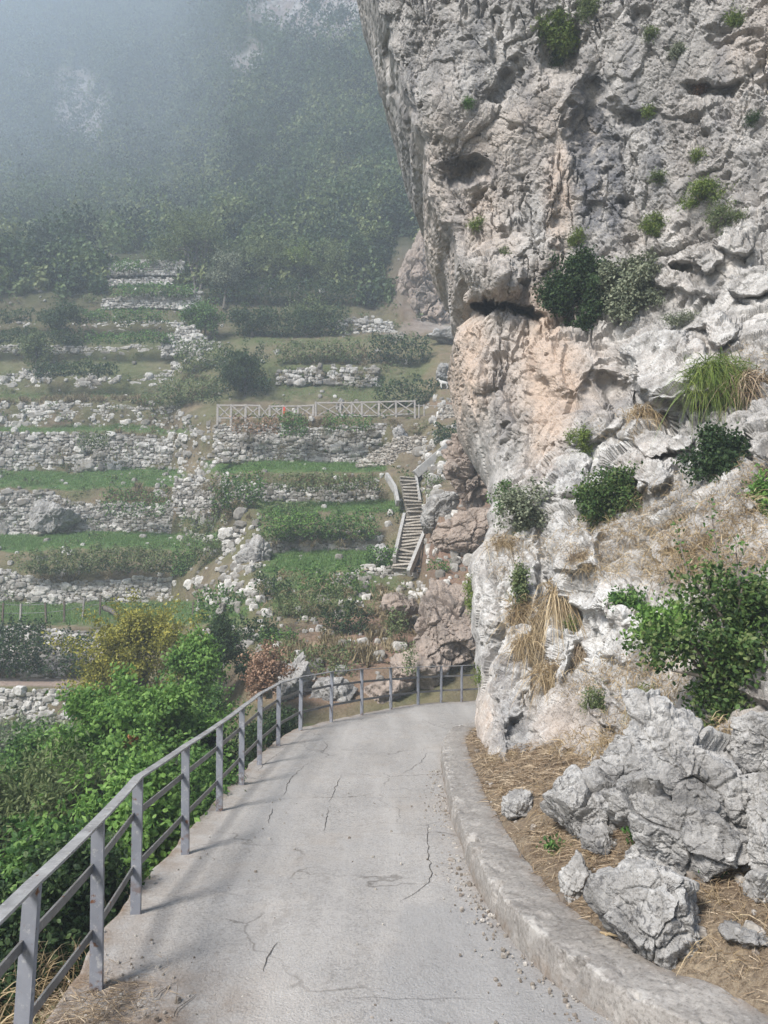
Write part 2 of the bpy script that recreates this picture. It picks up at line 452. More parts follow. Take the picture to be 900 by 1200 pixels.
# ------------------------------------------------------------------ camera object, light, air
cam = bpy.data.objects.new('camera', bpy.data.cameras.new('camera')); COL.objects.link(cam)
cam.location = (0, 0, CAMZ); cam.rotation_euler = (PI / 2 + PITCH, 0, 0)
cam.data.sensor_fit = 'VERTICAL'; cam.data.sensor_height = 36; cam.data.lens = FOC / 1200 * 36
cam.data.clip_start = .05; cam.data.clip_end = 3000
SC.camera = cam
SUN_EL, SUN_AZ = math.radians(44), math.radians(222)
sv = Vector((math.sin(SUN_AZ) * math.cos(SUN_EL), math.cos(SUN_AZ) * math.cos(SUN_EL), math.sin(SUN_EL)))
sl = bpy.data.lights.new('sun', 'SUN'); sl.energy = SUN_E; sl.angle = math.radians(SUN_ANGLE); sl.color = (1, .965, .92)
so = bpy.data.objects.new('sun', sl); COL.objects.link(so); so.rotation_euler = sv.to_track_quat('Z', 'Y').to_euler()
so.location = (-30, -30, 60)
wd = bpy.data.worlds.new('World'); SC.world = wd; wd.use_nodes = True
nt = wd.node_tree; bg = nt.nodes['Background']; sk = nt.nodes.new('ShaderNodeTexSky')
sk.sky_type = 'NISHITA'; sk.sun_disc = False; sk.sun_elevation = SUN_EL; sk.sun_rotation = SUN_AZ
sk.air_density = 1.0; sk.dust_density = 1.2; sk.ozone_density = 1.0
nt.links.new(sk.outputs[0], bg.inputs[0]); bg.inputs[1].default_value = SKY_E
vs = SC.view_settings; vs.view_transform = 'Standard'; vs.look = 'None'; vs.exposure = EXPO; vs.gamma = 1; vs.use_curve_mapping = False
cy = SC.cycles
cy.max_bounces = 6; cy.diffuse_bounces = 3; cy.glossy_bounces = 1; cy.transmission_bounces = 2; cy.transparent_max_bounces = 4
cy.volume_bounces = 4; cy.use_denoising = True; cy.use_adaptive_sampling = True; cy.adaptive_threshold = .02
cy.caustics_reflective = False; cy.caustics_refractive = False
try:
    cy.denoiser = 'OPENIMAGEDENOISE'; cy.denoising_input_passes = 'RGB_ALBEDO_NORMAL'; cy.denoising_prefilter = 'FAST'
except Exception: pass
SC.render.use_persistent_data = False
if HAZE > 0:
    mb = MB()
    x0, x1, y0, y1, z0, z1 = -430, 260, -14, 440, -8, 420
    mb.add([(x, y, z) for z in (z0, z1) for x, y in ((x0, y0), (x1, y0), (x1, y1), (x0, y1))], BOXF)
    m = Mat('haze air'); v = m.n('ShaderNodeVolumePrincipled'); v.inputs['Color'].default_value = (.79, .895, 1, 1)
    v.inputs['Density'].default_value = HAZE; v.inputs['Anisotropy'].default_value = 0.0
    m.l(v.outputs[0], m.out.inputs['Volume'])
    tag(mb.build('haze', m.m), 'pale bluish mist filling the air of the valley', 'haze', kind='stuff')

# ------------------------------------------------------------------ hillside (one sheet from below the path to the misty mountain)
LOW = [(1500, 3.6), (1200, 6)]
MT_L = [(250, 84), (200, 108), (172, 122), (92, 129), (60, 140), (0, 156), (-60, 172)]
LT = [(1050, 10), (960, 15), (900, 20), (860, 23.6), (846, 24.5), (806, 24.8), (803, 25), (795, 27), (793, 27.1), (735, 27.6), (732, 27.8), (706, 33), (672, 33.4),
      (642, 34.4), (624, 37.6), (592, 38), (571, 38.7), (552, 41.6), (508, 42.2), (502, 44), (470, 44.5), (462, 46.5), (436, 47), (424, 48.5), (408, 49), (390, 50.5),
      (378, 50.9), (362, 52.5), (348, 53), (330, 55), (320, 55.5), (300, 60)]
MD = [(1050, 9.5), (960, 13), (900, 15.5), (860, 17), (830, 17.6), (800, 18.6), (760, 20.5), (720, 23), (690, 25.3), (668, 27), (646, 29.5), (629, 29.8), (602, 30.8),
      (588, 33), (556, 33.4), (552, 33.6), (541, 36), (492, 36.7), (488, 37), (476, 42), (460, 43), (448, 44), (428, 44.4), (405, 47), (385, 51), (370, 53), (300, 59)]
ST = [(1050, 9.5), (960, 13), (900, 15.5), (860, 17), (830, 17.6), (800, 18.6), (760, 20.5), (720, 23), (690, 25.3), (668, 26.8), (605, 30.5), (556, 32.6), (545, 34),
      (500, 36), (488, 37), (476, 41), (460, 43), (440, 44), (405, 47), (385, 50), (370, 51), (300, 55)]
RT = [(1050, 9.5), (960, 13), (900, 15.5), (860, 17), (830, 17.4), (790, 18.4), (690, 20.5), (650, 22), (610, 24.5), (590, 27), (560, 30.5), (520, 33), (490, 35.5), (478, 38),
      (450, 41), (420, 44), (385, 50), (372, 51), (290, 54)]
MTNS = {-350: [(250, 88), (200, 116), (150, 136), (100, 150), (50, 160), (0, 168), (-60, 180)], 0: MT_L, 150: [(250, 78), (200, 97), (165, 112), (98, 124), (50, 142), (0, 158), (-60, 172)],
        300: [(250, 74), (200, 86), (150, 98), (100, 108), (60, 118), (30, 124), (0, 128), (-60, 150)], 430: [(250, 68), (200, 78), (150, 88), (100, 96), (60, 104), (0, 112), (-60, 130)]}
COLS = [(-350, LT, -350), (0, LT, 0), (150, LT, 150), (200, LT, 150), (292, MD, 300), (330, MD, 300), (440, MD, 430), (470, ST, 430), (492, ST, 430), (515, RT, 430), (1000, RT, 430)]
YS = np.arange(-60, 1501, 1.0)
TABS = []
for x, prof, mk in COLS:
    fk = np.interp(mk, [0, 150, 300, 430], [3.0, 2.6, 1.25, 1.0])
    p = sorted(LOW + prof + [(a, 62 + (b - 62) * fk) for a, b in MTNS[mk]])
    TABS.append(np.interp(YS, [a for a, b in p], [b for a, b in p]))
TABS = np.array(TABS); TX = np.array([c[0] for c in COLS], float)


def depth_at(x, y):
    x = np.asarray(x, float); y = np.asarray(y, float)
    yi = np.clip(np.round(y - YS[0]).astype(int), 0, len(YS) - 1)
    k = np.clip(np.searchsorted(TX, x) - 1, 0, len(TX) - 2)
    t = np.clip((x - TX[k]) / (TX[k + 1] - TX[k]), 0, 1)
    return TABS[k, yi] * (1 - t) + TABS[k + 1, yi] * t


def ell(x, y, cx, cy, rx, ry, soft=.35):
    r = np.hypot((x - cx) / rx, (y - cy) / ry)
    return 1 - sstep(1 - soft, 1 + soft, r)


gx = np.concatenate([np.arange(-340, -60, 10), np.arange(-60, 600, 2.5), np.arange(600, 1001, 16)])
gy = np.concatenate([np.arange(1500, 900, -12), np.arange(900, 296, -1.5), np.arange(296, -61, -3)])


def warp(x, y):
    """how far the terrace lines wander up and down"""
    x = np.asarray(x, float); y = np.asarray(y, float)
    w = 5 * noise(np.stack(np.broadcast_arrays(x / 95, y / 75, 0 * x + 3), -1), 15) + 2 * noise(np.stack(np.broadcast_arrays(x / 31, y / 60, 0 * x + 8), -1), 16)
    return w * sstep(290, 360, y) * (1 - sstep(770, 830, y)) * (1 - sstep(440, 480, x))


GX, GY = np.meshgrid(gx, gy)
TD = depth_at(GX, GY - warp(GX, GY))
GYW = GY - warp(GX, GY) + 5 * fbm(np.stack([GX, GY, 0 * GX], -1), 26, 3, 77)
GXW = GX + 14 * fbm(np.stack([GX, GY, 0 * GX], -1), 30, 3, 78)
TP = at(GX, GY, TD)
far = sstep(50, 75, TD)
amp = .16 + 1.6 * far
dn = fbm(TP, 1.1, 4, 3) * .22 * sstep(12, 22, TD) + fbm(TP, 9, 4, 9) * 3.0 * far
RX, RY = GX + 26 * fbm(np.stack([GX, GY, 0 * GX], -1), 34, 4, 79), GY + 26 * fbm(np.stack([GX, GY, 0 * GX], -1), 34, 4, 80)
rockz = np.clip(ell(RX, RY, 95, 130, 42, 46) + ell(RX, RY, 375, 8, 85, 42) + .9 * ell(RX, RY, 290, 70, 28, 14) + .32 * ell(RX, RY, 500, 335, 42, 50) + .8 * ell(RX, RY, 30, 95, 25, 12)
                + .6 * ell(RX, RY, 115, 305, 25, 9) + .5 * ell(RX, RY, 510, 385, 60, 9) + .6 * ell(RX, RY, 160, 170, 40, 14), 0, 1)
rb, cr = blocks(TP, 5.0, 31, 1.2, (1, 1, .5))
rb2, _ = blocks(TP, 1.6, 33, 1.1)
dn = dn + rockz * far * (rb * 1.8 + rb2 * .5)
rd = TP - np.array([0, 0, CAMZ]); rd /= np.linalg.norm(rd, axis=-1, keepdims=True)
TP = TP + rd * dn[..., None]
# behind the viewer the sheet runs on level
ext = []
for y_, z_ in ((1.5, -1.6), (-6, -2.0), (-13, -2.4)):
    e = TP[0].copy(); e[:, 0] = np.linspace(-14, 16, len(gx)); e[:, 1] = y_; e[:, 2] = z_; ext.append(e)
green = np.zeros_like(GX)
for x0, x1, y0, y1, s in ((-350, 212, 551, 572, 1), (-350, 272, 624, 643, 1), (240, 452, 540, 552, 1), (300, 470, 587, 600, .9), (310, 470, 644, 669, .9), (-350, 290, 705, 732, .6),
                          (-350, 220, 501, 508, .8), (90, 160, 546, 556, 1), (-350, 100, 850, 900, .6), (-350, 560, 850, 1500, .5), (300, 470, 666, 700, .5), (-350, 560, 395, 470, .3)):
    m_ = sstep(x0 - 8, x0 + 8, GXW) * (1 - sstep(x1 - 8, x1 + 8, GXW)) * sstep(y0 - 2, y0 + 1, GYW) * (1 - sstep(y1 - 1, y1 + 2, GYW))
    green = np.maximum(green, m_ * s)
soil = np.clip(ell(GXW, GYW, 545, 640, 65, 62) + ell(GXW, GYW, 470, 740, 105, 36) + .8 * ell(GXW, GYW, 380, 790, 90, 40) + .7 * ell(GXW, GYW, 530, 450, 30, 40) + .95 * ell(GXW, GYW, 500, 335, 46, 54) + .5 * ell(GXW, GYW, 420, 410, 140, 14)
               + .6 * ell(GXW, GYW, 150, 600, 60, 16) + .5 * ell(GXW, GYW, 330, 500, 90, 12), 0, 1)
track = (1 - sstep(106, 125, GX)) * sstep(794, 796, GY) * (1 - sstep(803, 805, GY))
wood = (1 - sstep(285, 330, GY) * .35 - .65 * sstep(330, 410, GY)) * (1 - rockz)
Z = lambda a: np.concatenate([np.zeros((3, len(gx))), a])
TPf = np.concatenate([np.array(ext)[::-1], TP])
tag(mesh('hillside_terrain', TPf, grid_faces(*TPf.shape[:2], flip=True), M['terrain'], smooth=True,
         attrs=dict(green=Z(green), soil=Z(soil), track=Z(track), rock=Z(rockz), wood=Z(wood))), 'terraced hillside rising to a misty wooded mountain', 'hillside', kind='structure')

# ------------------------------------------------------------------ concrete path, kerb and bank
POSTS = [(20, 1300), (113, 1160), (159, 1073), (217, 1000), (257, 951), (283, 920), (304, 896), (326, 874), (352, 856), (388, 846), (424, 838), (458, 831), (490, 826), (517, 823.5), (541, 822.5)]
PP = np.array([gp(*p) for p in POSTS])[:, :2]
PP = np.concatenate([[[-1.6, .6], [-1.52, 1.55]], PP, [[2.75, 17.2], [3.6, 17.3], [4.5, 17.3]]])
PP = np.concatenate([PP[:2], PP[2:]])


def resample(P, n, smooth=0):
    P = np.asarray(P, float); s = np.concatenate([[0], np.cumsum(np.linalg.norm(np.diff(P, axis=0), axis=1))])
    t = np.linspace(0, s[-1], n); Q = np.stack([np.interp(t, s, P[:, k]) for k in range(P.shape[1])], 1)
    for _ in range(smooth):
        Q[1:-1] = .25 * Q[:-2] + .5 * Q[1:-1] + .25 * Q[2:]
    return Q


def offset(Q, d):
    T = np.gradient(Q, axis=0); T /= np.linalg.norm(T, axis=1, keepdims=True)
    return Q + d * np.stack([-T[:, 1], T[:, 0]], 1)


NL = 420
rail_line = resample(np.concatenate([[[-1.7, -4]], PP]), NL, 6)
left_edge = offset(rail_line, .13)
left_edge = left_edge + (.05 * fbm(np.c_[left_edge, np.zeros(NL)], .5, 3, 4))[:, None] * np.array([1, .3])
KERB = [(2.6, -4), (2.35, 0), (1.95, 1.7), (1.45, 2.7)] + [tuple(gp(*p)[:2]) for p in ((800, 1238), (720, 1200), (650, 1150), (600, 1100), (560, 1040), (530, 960), (518, 900))]
KERB += [(.78, 10.3), (1.0, 11.4), (1.5, 12.3), (2.6, 12.9), (4.6, 13.1)]
kerb_line = resample(KERB, NL, 10)
# path sheet between the two lines (right side tucked under the kerb)
NU = 140
R_ = offset(kerb_line, -.06)
u = np.linspace(0, 1, NU)[None, :, None]
PX = left_edge[:, None] * (1 - u) + R_[:, None] * u
P3 = np.concatenate([PX, np.zeros((NL, NU, 1))], -1)
wz = .02 * fbm(P3, 1.3, 3, 21) + .006 * fbm(P3, .25, 3, 22)
edgeu = np.abs(u[..., 0] - 0)
P3[..., 2] = wz * 1.0
P3[..., 2] -= .05 * np.exp(-((P3[..., 0] + 1.18) ** 2 + (P3[..., 1] - 3.45) ** 2) / .06) * (.6 + fbm(P3, .12, 3, 5))
dL = u[..., 0] * np.linalg.norm(R_ - left_edge, axis=1)[:, None]; dR = (1 - u[..., 0]) * np.linalg.norm(R_ - left_edge, axis=1)[:, None]
patch = sstep(-.06, .06, (P3[..., 0] - (.15 + .3 * (4.9 - P3[..., 1]) * -.55)) + .1 * fbm(P3, .5, 3, 8)) * (1 - sstep(4.75, 4.95, P3[..., 1] + .15 * fbm(P3, .4, 3, 18)))
dirt = np.clip(1.0 * np.exp(-dL / .22) + 1.1 * np.exp(-np.maximum(dR - .06, 0) / .06) + 1.4 * np.exp(-((P3[..., 0] + 1.15) ** 2 + (P3[..., 1] - 3.4) ** 2) / .22), 0, 1)
# skirt down the outer edge
sk1 = P3[:, :1].copy(); sk1[..., 2] -= .16; sk1[..., 0] += .01
sk2 = P3[:, :1].copy(); sk2[..., 2] -= 1.1; sk2[..., :2] += (left_edge - rail_line)[:, None] * -.4
P3f = np.concatenate([sk2, sk1, P3], 1)
e2 = lambda a: np.concatenate([a[:, :1], a[:, :1], a], 1)
path = tag(mesh('path', P3f, grid_faces(NL, NU + 2), M['path'], smooth=True, attrs=dict(patch=e2(patch), dirt=e2(dirt))), 'worn pale concrete footpath bending right along the cliff', 'path', kind='structure')
# cracks in the concrete
cm = MB()
for pts in ([(310, 1140), (316, 1122), (323, 1105)], [(332, 932), (338, 918), (345, 908), (356, 899), (362, 895)], [(386, 940), (392, 925), (400, 909)], [(380, 974), (383, 958), (385, 946)],
            [(314, 965), (318, 955), (321, 948)], [(470, 907), (482, 901), (494, 892), (501, 883)], [(503, 968), (500, 985), (503, 1008), (506, 1022), (502, 1035), (486, 1048), (470, 1056)],
            [(460, 978), (490, 980), (516, 981)], [(420, 934), (470, 935), (510, 937)], [(378, 868), (384, 874), (377, 884)], [(430, 962), (470, 966), (500, 968)],
            [(495, 843), (510, 850), (530, 855)], [(400, 1170), (470, 1171), (560, 1168)], [(183, 1172), (192, 1160), (205, 1152)], [(204, 1192), (212, 1180), (228, 1166)], [(300, 905), (312, 893), (330, 880)]):
    q = np.array([gp(*p)[:2] for p in pts]); n = max(6, int(np.linalg.norm(np.diff(q, axis=0), axis=1).sum() / .03))
    q = resample(q, n); q += .03 * np.stack([fbm(np.c_[q, np.zeros(n)], .16, 3, 51), fbm(np.c_[q, np.zeros(n)], .16, 3, 52)], 1)
    w = (.0020 + .0036 * np.abs(fbm(np.c_[q, np.zeros(n)], .1, 2, 53))) * np.sin(np.linspace(.15, PI - .15, n)) ** .5
    if abs(pts[0][1] - pts[-1][1]) < 8: w *= .45
    A = offset(q, 1.0) - q
    z = .02 * fbm(np.c_[q, np.zeros(n)], 1.3, 3, 21) + .006 * fbm(np.c_[q, np.zeros(n)], .25, 3, 22) + .004
    V = np.stack([np.c_[q + A * w[:, None], z], np.c_[q - A * w[:, None], z]], 1)
    cm.add(V, [grid_faces(n, 2)])
cm.build('crack', M['crack'], path)

# kerb: low concrete step
KW = .32
prof = [(-.02, -.05, 0), (-.008, .06, .1), (.0, .13, .5), (.004, .152, 1), (.016, .160, 1), (.07, .164, .35), (.17, .168, .1), (.24, .168, 0), (KW, .165, 0), (KW + .06, .10, 0)]
KN = 900
kl = resample(kerb_line, KN, 4)
T = np.gradient(kl, axis=0); T /= np.linalg.norm(T, axis=1, keepdims=True); Nr = np.stack([T[:, 1], -T[:, 0]], 1)
kv = resample(np.array(prof), 46)
KV = np.concatenate([kl[:, None] + Nr[:, None] * kv[None, :, :1], np.broadcast_to(kv[None, :, 1:2], (KN, 46, 1))], -1)
kd = fbm(KV, .35, 4, 61) * .018 + fbm(KV, .06, 3, 62) * .010
chip = np.clip(fbm(KV, .18, 3, 63) - .12, 0, 1) * kv[None, :, 2] * .16
KV[..., 2] += kd * sstep(0, .1, KV[..., 2]) - chip
KV[..., :2] += (Nr[:, None] * (kd * .8 + chip)[..., None])
kdirt = np.clip(sstep(.2, KW, kv[:, 0]) + (1 - sstep(.0, .1, kv[:, 1])), 0, 1)
tag(mesh('kerb', KV, grid_faces(KN, 46), M['kerb'], smooth=False, attrs=dict(edge=np.broadcast_to(kv[None, :, 2], (KN, 46)), dirt=np.broadcast_to(kdirt, (KN, 46)))),
    'low chipped concrete kerb along the cliff side of the path', 'kerb', kind='structure')

# bank of dry earth between kerb and cliff
BN, BM = 420, 150
bl = resample(kerb_line, BN, 10); T = np.gradient(bl, axis=0); T /= np.linalg.norm(T, axis=1, keepdims=True); Nr = np.stack([T[:, 1], -T[:, 0]], 1)
for _ in range(40): Nr[1:-1] = .25 * Nr[:-2] + .5 * Nr[1:-1] + .25 * Nr[2:]
rr = np.linspace(0, 3.4, BM)
BV = np.concatenate([bl[:, None] + Nr[:, None] * (KW - .035 + rr[None, :, None]), np.zeros((BN, BM, 1))], -1)
slope = .50 * (1 - sstep(6.0, 10, BV[..., 1])) + .12
rbk = np.minimum(rr, .75) + .35 * np.maximum(rr - .75, 0)
BV[..., 2] = .145 + .05 * sstep(0, .12, rr)[None] + slope * np.maximum(rbk - .10, 0)[None] + fbm(BV, .5, 5, 71) * .10 * sstep(0, .3, rr)[None] + fbm(BV, .09, 3, 72) * .03
tag(mesh('bank', BV, grid_faces(BN, BM), M['bank'], smooth=True), 'bank of dry brown earth between kerb and rock face', 'bank', kind='structure')


def bank_hit(x, y):
    """first point of the bank on the ray through picture coordinate (x, y)"""
    pr = BV.reshape(-1, 3); d = pr - np.array([0, 0, CAMZ])
    cz = d[:, 1] * CP + d[:, 2] * SP; px = 450 + FOC * d[:, 0] / cz; py = 600 - FOC * (d[:, 2] * CP - d[:, 1] * SP) / cz
    k = np.where(cz > .5, (px - x) ** 2 + (py - y) ** 2, 1e9)
    c = np.argsort(k)[:6]; c = c[k[c] < 80] if (k[c] < 80).any() else c[:1]
    return pr[c[np.argmin(cz[c])]]


# ------------------------------------------------------------------ the rock face
CX = [430, 500, 560, 620, 700, 780, 860, 940, 1060]
CT = {-200: [13.2, 12.9, 12.6, 12.3, 11.9, 11.4, 10.9, 10.4, 9.8], 0: [14.0, 13.7, 13.3, 12.9, 12.5, 12.0, 11.3, 10.8, 10], 120: [14.3, 14.0, 13.6, 13.2, 12.9, 12.2, 11.5, 10.9, 10],
      250: [14.5, 14.3, 14.0, 13.6, 13.1, 12.3, 11.4, 10.7, 9.8], 350: [14.5, 14.3, 14.1, 13.6, 12.9, 11.9, 10.8, 10.0, 9.2], 400: [14.4, 14.3, 14.1, 13.5, 12.4, 11.1, 10.0, 9.3, 8.6],
      450: [14.2, 14.1, 13.8, 13.1, 11.8, 10.4, 9.3, 8.6, 8], 540: [13.4, 13.4, 13.3, 12.3, 10.8, 9.4, 8.3, 7.6, 7], 600: [12.2, 12.2, 12, 11.2, 9.7, 8.4, 7.3, 6.6, 6],
      680: [11, 11, 10.8, 10.1, 8.8, 7.5, 6.3, 5.5, 5], 760: [10.6, 10.6, 10.4, 9.6, 8.2, 6.7, 5.5, 4.8, 4.3], 840: [10.3, 10.3, 10.0, 8.8, 7.3, 6.0, 5.0, 4.4, 4],
      900: [10, 10, 8.9, 7.5, 6.4, 5.5, 4.7, 4.2, 3.8], 960: [10, 10, 8.2, 6.8, 5.9, 5.3, 4.7, 4.2, 3.8], 1150: [10, 10, 8, 6.6, 5.8, 5.2, 4.6, 4.1, 3.7]}
SIL = [(-200, 380), (-100, 405), (0, 429), (16, 430), (36, 439), (53, 441), (80, 452), (107, 456), (126, 468), (144, 471), (165, 482), (187, 487), (208, 490), (229, 488), (245, 494), (261, 498), (272, 512), (290, 519), (315, 522), (335, 531), (352, 540), (364, 558), (372, 554), (385, 534), (400, 531), (430, 539),
       (470, 547), (500, 558), (530, 570), (560, 577), (585, 582), (598, 574), (612, 577), (630, 572), (648, 555), (665, 549), (700, 553), (730, 555), (760, 559), (800, 561), (850, 558), (885, 561), (905, 573), (925, 577), (960, 572), (1150, 560)]
cy_ = np.arange(-200, 1100, 1.25); NV = len(cy_)
NUC = 520
xs = np.interp(cy_, [a for a, b in SIL], [b for a, b in SIL])
_z = np.zeros_like(cy_); xs = xs + 14 * (1 - sstep(335, 362, cy_)) + 7 * noise(np.stack([cy_ / 47, _z, _z + 4], -1), 7) + 4 * noise(np.stack([cy_ / 17, _z, _z + 9], -1), 8)
tt = np.linspace(0, 1, NUC)
tt = np.where(tt < .2, tt * .55, .11 + (tt - .2) / .8 * .89)
CGX = xs[:, None] + (1075 - xs)[:, None] * tt[None]
CGY = np.repeat(cy_[:, None], NUC, 1)
rows = sorted(CT); tab = np.array([CT[r] for r in rows])
colv = np.stack([np.interp(cy_, rows, tab[:, k]) for k in range(len(CX))], 1)
for _ in range(200): colv[1:-1] = .25 * colv[:-2] + .5 * colv[1:-1] + .25 * colv[2:]
CD = np.empty((NV, NUC))
for i in range(NV): CD[i] = np.interp(CGX[i], CX, colv[i])
for _ in range(120): CD[:, 1:-1] = .25 * CD[:, :-2] + .5 * CD[:, 1:-1] + .25 * CD[:, 2:]
e = CGX - xs[:, None]
wdt = np.interp(cy_, [-200, 500, 620, 1100], [48, 44, 34, 32])[:, None]; rad_ = np.interp(cy_, [-200, 500, 620, 1100], [1.1, .9, .5, .45])[:, None]
q = np.clip(1 - e / wdt, 0, 1)
CD += rad_ * (1 - np.sqrt(np.maximum(1 - q * q, 0)))
# dents (+) and bulges (-) of the real face: centre, half sizes, tilt, depth, edge softness
FEAT = [(584, 362, 44, 14, 6, 3.0, .4), (556, 322, 54, 32, 12, -.9, .5), (545, 198, 30, 9, -6, .55, .6), (590, 95, 14, 34, 40, .35, .7), (690, 150, 22, 70, 4, .35, .8), (660, 60, 24, 40, 10, .4, .8),
        (735, 135, 26, 14, 20, .3, .7), (640, 255, 14, 70, 6, -.22, .8), (520, 130, 40, 60, 0, -.3, .9), (600, 290, 60, 40, 0, -.25, .9), (835, 105, 34, 12, -8, .35, .7),
        (782, 428, 66, 44, 26, -.65, .18), (662, 422, 42, 40, 10, -.38, .35), (600, 440, 40, 70, 10, -.2, .8), (748, 546, 44, 22, 12, -.5, .22), (770, 515, 42, 15, 8, -.42, .2), (700, 500, 40, 20, -20, -.32, .3),
        (668, 560, 22, 24, 25, -.3, .3), (560, 455, 22, 60, 14, -.3, .7), (650, 500, 60, 40, 0, -.2, .8), (845, 470, 50, 14, 0, .5, .6), (842, 385, 30, 20, 20, -.35, .25), (815, 395, 16, 10, 0, .3, .5),
        (860, 285, 22, 15, 10, -.3, .25), (800, 330, 40, 12, 10, -.25, .3), (880, 330, 30, 18, 0, -.3, .3), (830, 300, 16, 12, 30, -.25, .3), (800, 310, 22, 8, 0, .4, .5), (895, 505, 20, 40, 0, -.3, .3),
        (884, 580, 14, 22, 0, -.25, .3), (672, 640, 34, 28, 0, -.4, .3), (700, 690, 60, 34, 30, -.35, .3), (726, 742, 62, 34, 42, -.3, .3), (585, 700, 30, 54, 4, -.25, .4), (652, 760, 18, 44, 4, -.25, .35),
        (598, 800, 24, 70, 14, -.3, .4), (665, 850, 46, 52, 10, -.3, .3), (632, 720, 10, 80, 4, .35, .5), (690, 800, 10, 60, -30, .3, .5), (735, 850, 12, 60, -35, .25, .5), (715, 830, 18, 70, -38, -.3, .35),
        (583, 880, 14, 44, 12, -.3, .4), (640, 620, 12, 30, 0, .3, .5), (580, 615, 10, 16, 0, -.2, .3), (775, 640, 40, 10, 10, -.2, .3), (760, 480, 40, 7, 40, .5, .4), (720, 460, 12, 30, -20, .5, .4), (620, 210, 26, 60, 5, .12, .8)]
ux, uy = CGX + 17 * fbm(np.stack([CGX, CGY, 0 * CGX], -1), 40, 4, 81), CGY + 17 * fbm(np.stack([CGX, CGY, 0 * CGX], -1), 40, 4, 82)
for cx, cyy, rx, ry, an, dp, sf in FEAT:
    a = math.radians(an); X_, Y_ = ux - cx, uy - cyy
    r = np.hypot((X_ * math.cos(a) + Y_ * math.sin(a)) / rx, (-X_ * math.sin(a) + Y_ * math.cos(a)) / ry)
    CD += dp * (1 - sstep(1 - sf, 1 + sf * .4, r))
NS = 44
SM = CD[:, :NS].copy()
for _ in range(500): SM[1:-1] = .25 * SM[:-2] + .5 * SM[1:-1] + .25 * SM[2:]
bw = (np.linspace(1, 0, NS) ** 1.0)[None]
CD[:, :NS] = SM * bw + CD[:, :NS] * (1 - bw)
CPs = at(CGX, CGY, CD)
# rock continues round the corner, behind the visible face
NW = 120
tw = np.linspace(0, 1, NW + 1)[1:][::-1]
WD = np.interp(cy_, [-200, 480, 640, 1100], [7, 6, 1.3, 1.2]); WX = np.interp(cy_, [-200, 480, 640, 1100], [2.2, 2.6, 3.4, 3.6])
edge = CPs[:, :1]
wrap = np.repeat(edge, NW, 1).copy()
wrap[..., 1] += WD[:, None] * np.sin(tw * PI / 2)[None] ** .8
wrap[..., 0] += WX[:, None] * (tw ** 2.2)[None] + (edge[..., 0] * 0)
CA = np.concatenate([wrap, CPs], 1)
ax = np.concatenate([np.repeat(CGX[:, :1], NW, 1) - 2, CGX], 1); ay = np.concatenate([np.repeat(CGY[:, :1], NW, 1), CGY], 1)
nrm = np.cross(np.gradient(CA, axis=1), np.gradient(CA, axis=0)); nrm /= np.linalg.norm(nrm, axis=-1, keepdims=True) + 1e-9
tv = np.array([0, 0, CAMZ]) - CA
flipn = np.sign((nrm * tv).sum(-1)[:, NW + 60:].mean()); nrm *= flipn
for _ in range(70):
    nrm[1:-1] = .25 * nrm[:-2] + .5 * nrm[1:-1] + .25 * nrm[2:]; nrm[:, 1:-1] = .25 * nrm[:, :-2] + .5 * nrm[:, 1:-1] + .25 * nrm[:, 2:]
calm = np.zeros_like(ax)
wx_, wy_ = np.concatenate([ax[:, :NW], ux], 1), np.concatenate([ay[:, :NW], uy], 1)
for cx, cyy, rx, ry, an in ((782, 428, 66, 44, 26), (748, 546, 44, 22, 12), (770, 515, 42, 15, 8), (672, 640, 34, 28, 0), (700, 690, 60, 34, 30), (726, 742, 62, 34, 42), (665, 850, 46, 52, 10), (652, 760, 18, 44, 4)):
    a = math.radians(an); X_, Y_ = wx_ - cx, wy_ - cyy
    calm = np.maximum(calm, 1 - sstep(.8, 1.05, np.hypot((X_ * math.cos(a) + Y_ * math.sin(a)) / rx, (-X_ * math.sin(a) + Y_ * math.cos(a)) / ry)))
low = sstep(430, 560, ay + .25 * (ax - 600)); rightup = ell(ax, ay, 860, 300, 130, 110, .5)
rough = np.clip(.35 + .65 * low + .5 * rightup, 0, 1) * (1 - .55 * calm)
dist = np.linalg.norm(tv, axis=-1); sc_ = np.clip(dist / 13, .35, 1.2)
b1, k1 = blocks(CA, 1.5, 101, .6, (1, 1, .7)); b2, k2 = blocks(CA, .5, 111, .6, (1, 1, .8)); b3, k3 = blocks(CA, .17, 121, .7)
near = sstep(3, 12, dist)
D = b1 * .30 * (.4 + .6 * rough) * (.4 + .6 * near) + (b2 * .10 * rough + b2 * .03) * (.5 + .5 * near) + b3 * .045 * (.45 + .55 * rough)
D -= (1 - sstep(0, .10, k1)) * .10 * rough * (.4 + .6 * near) + (1 - sstep(0, .10, k2)) * .045 * rough + (1 - sstep(0, .15, k3)) * .012
rf = fbm(CA * np.array([1, 1, .7]), .9, 6, 131, .55, ridge=True)
face = sstep(-.04, .26, fbm(CA * np.array([1, 1, .8]), 1.9, 3, 135) + .25 * rough - .05)
fis = fbm(CA * np.array([1, 1, .22]), .55, 4, 137, .6)
D -= (1 - sstep(.0, .07, np.abs(fis))) * .15 * (1 - .7 * rough) * sstep(-.1, .2, fbm(CA, 2.5, 2, 139))
D += rf * .11 * (.4 + .6 * near) - .03
pit = fbm(CA, .22, 4, 141, .6)
D -= np.clip(pit - .14, 0, 1) * .24 * (1.1 - .5 * rough) * (.25 + .75 * face)
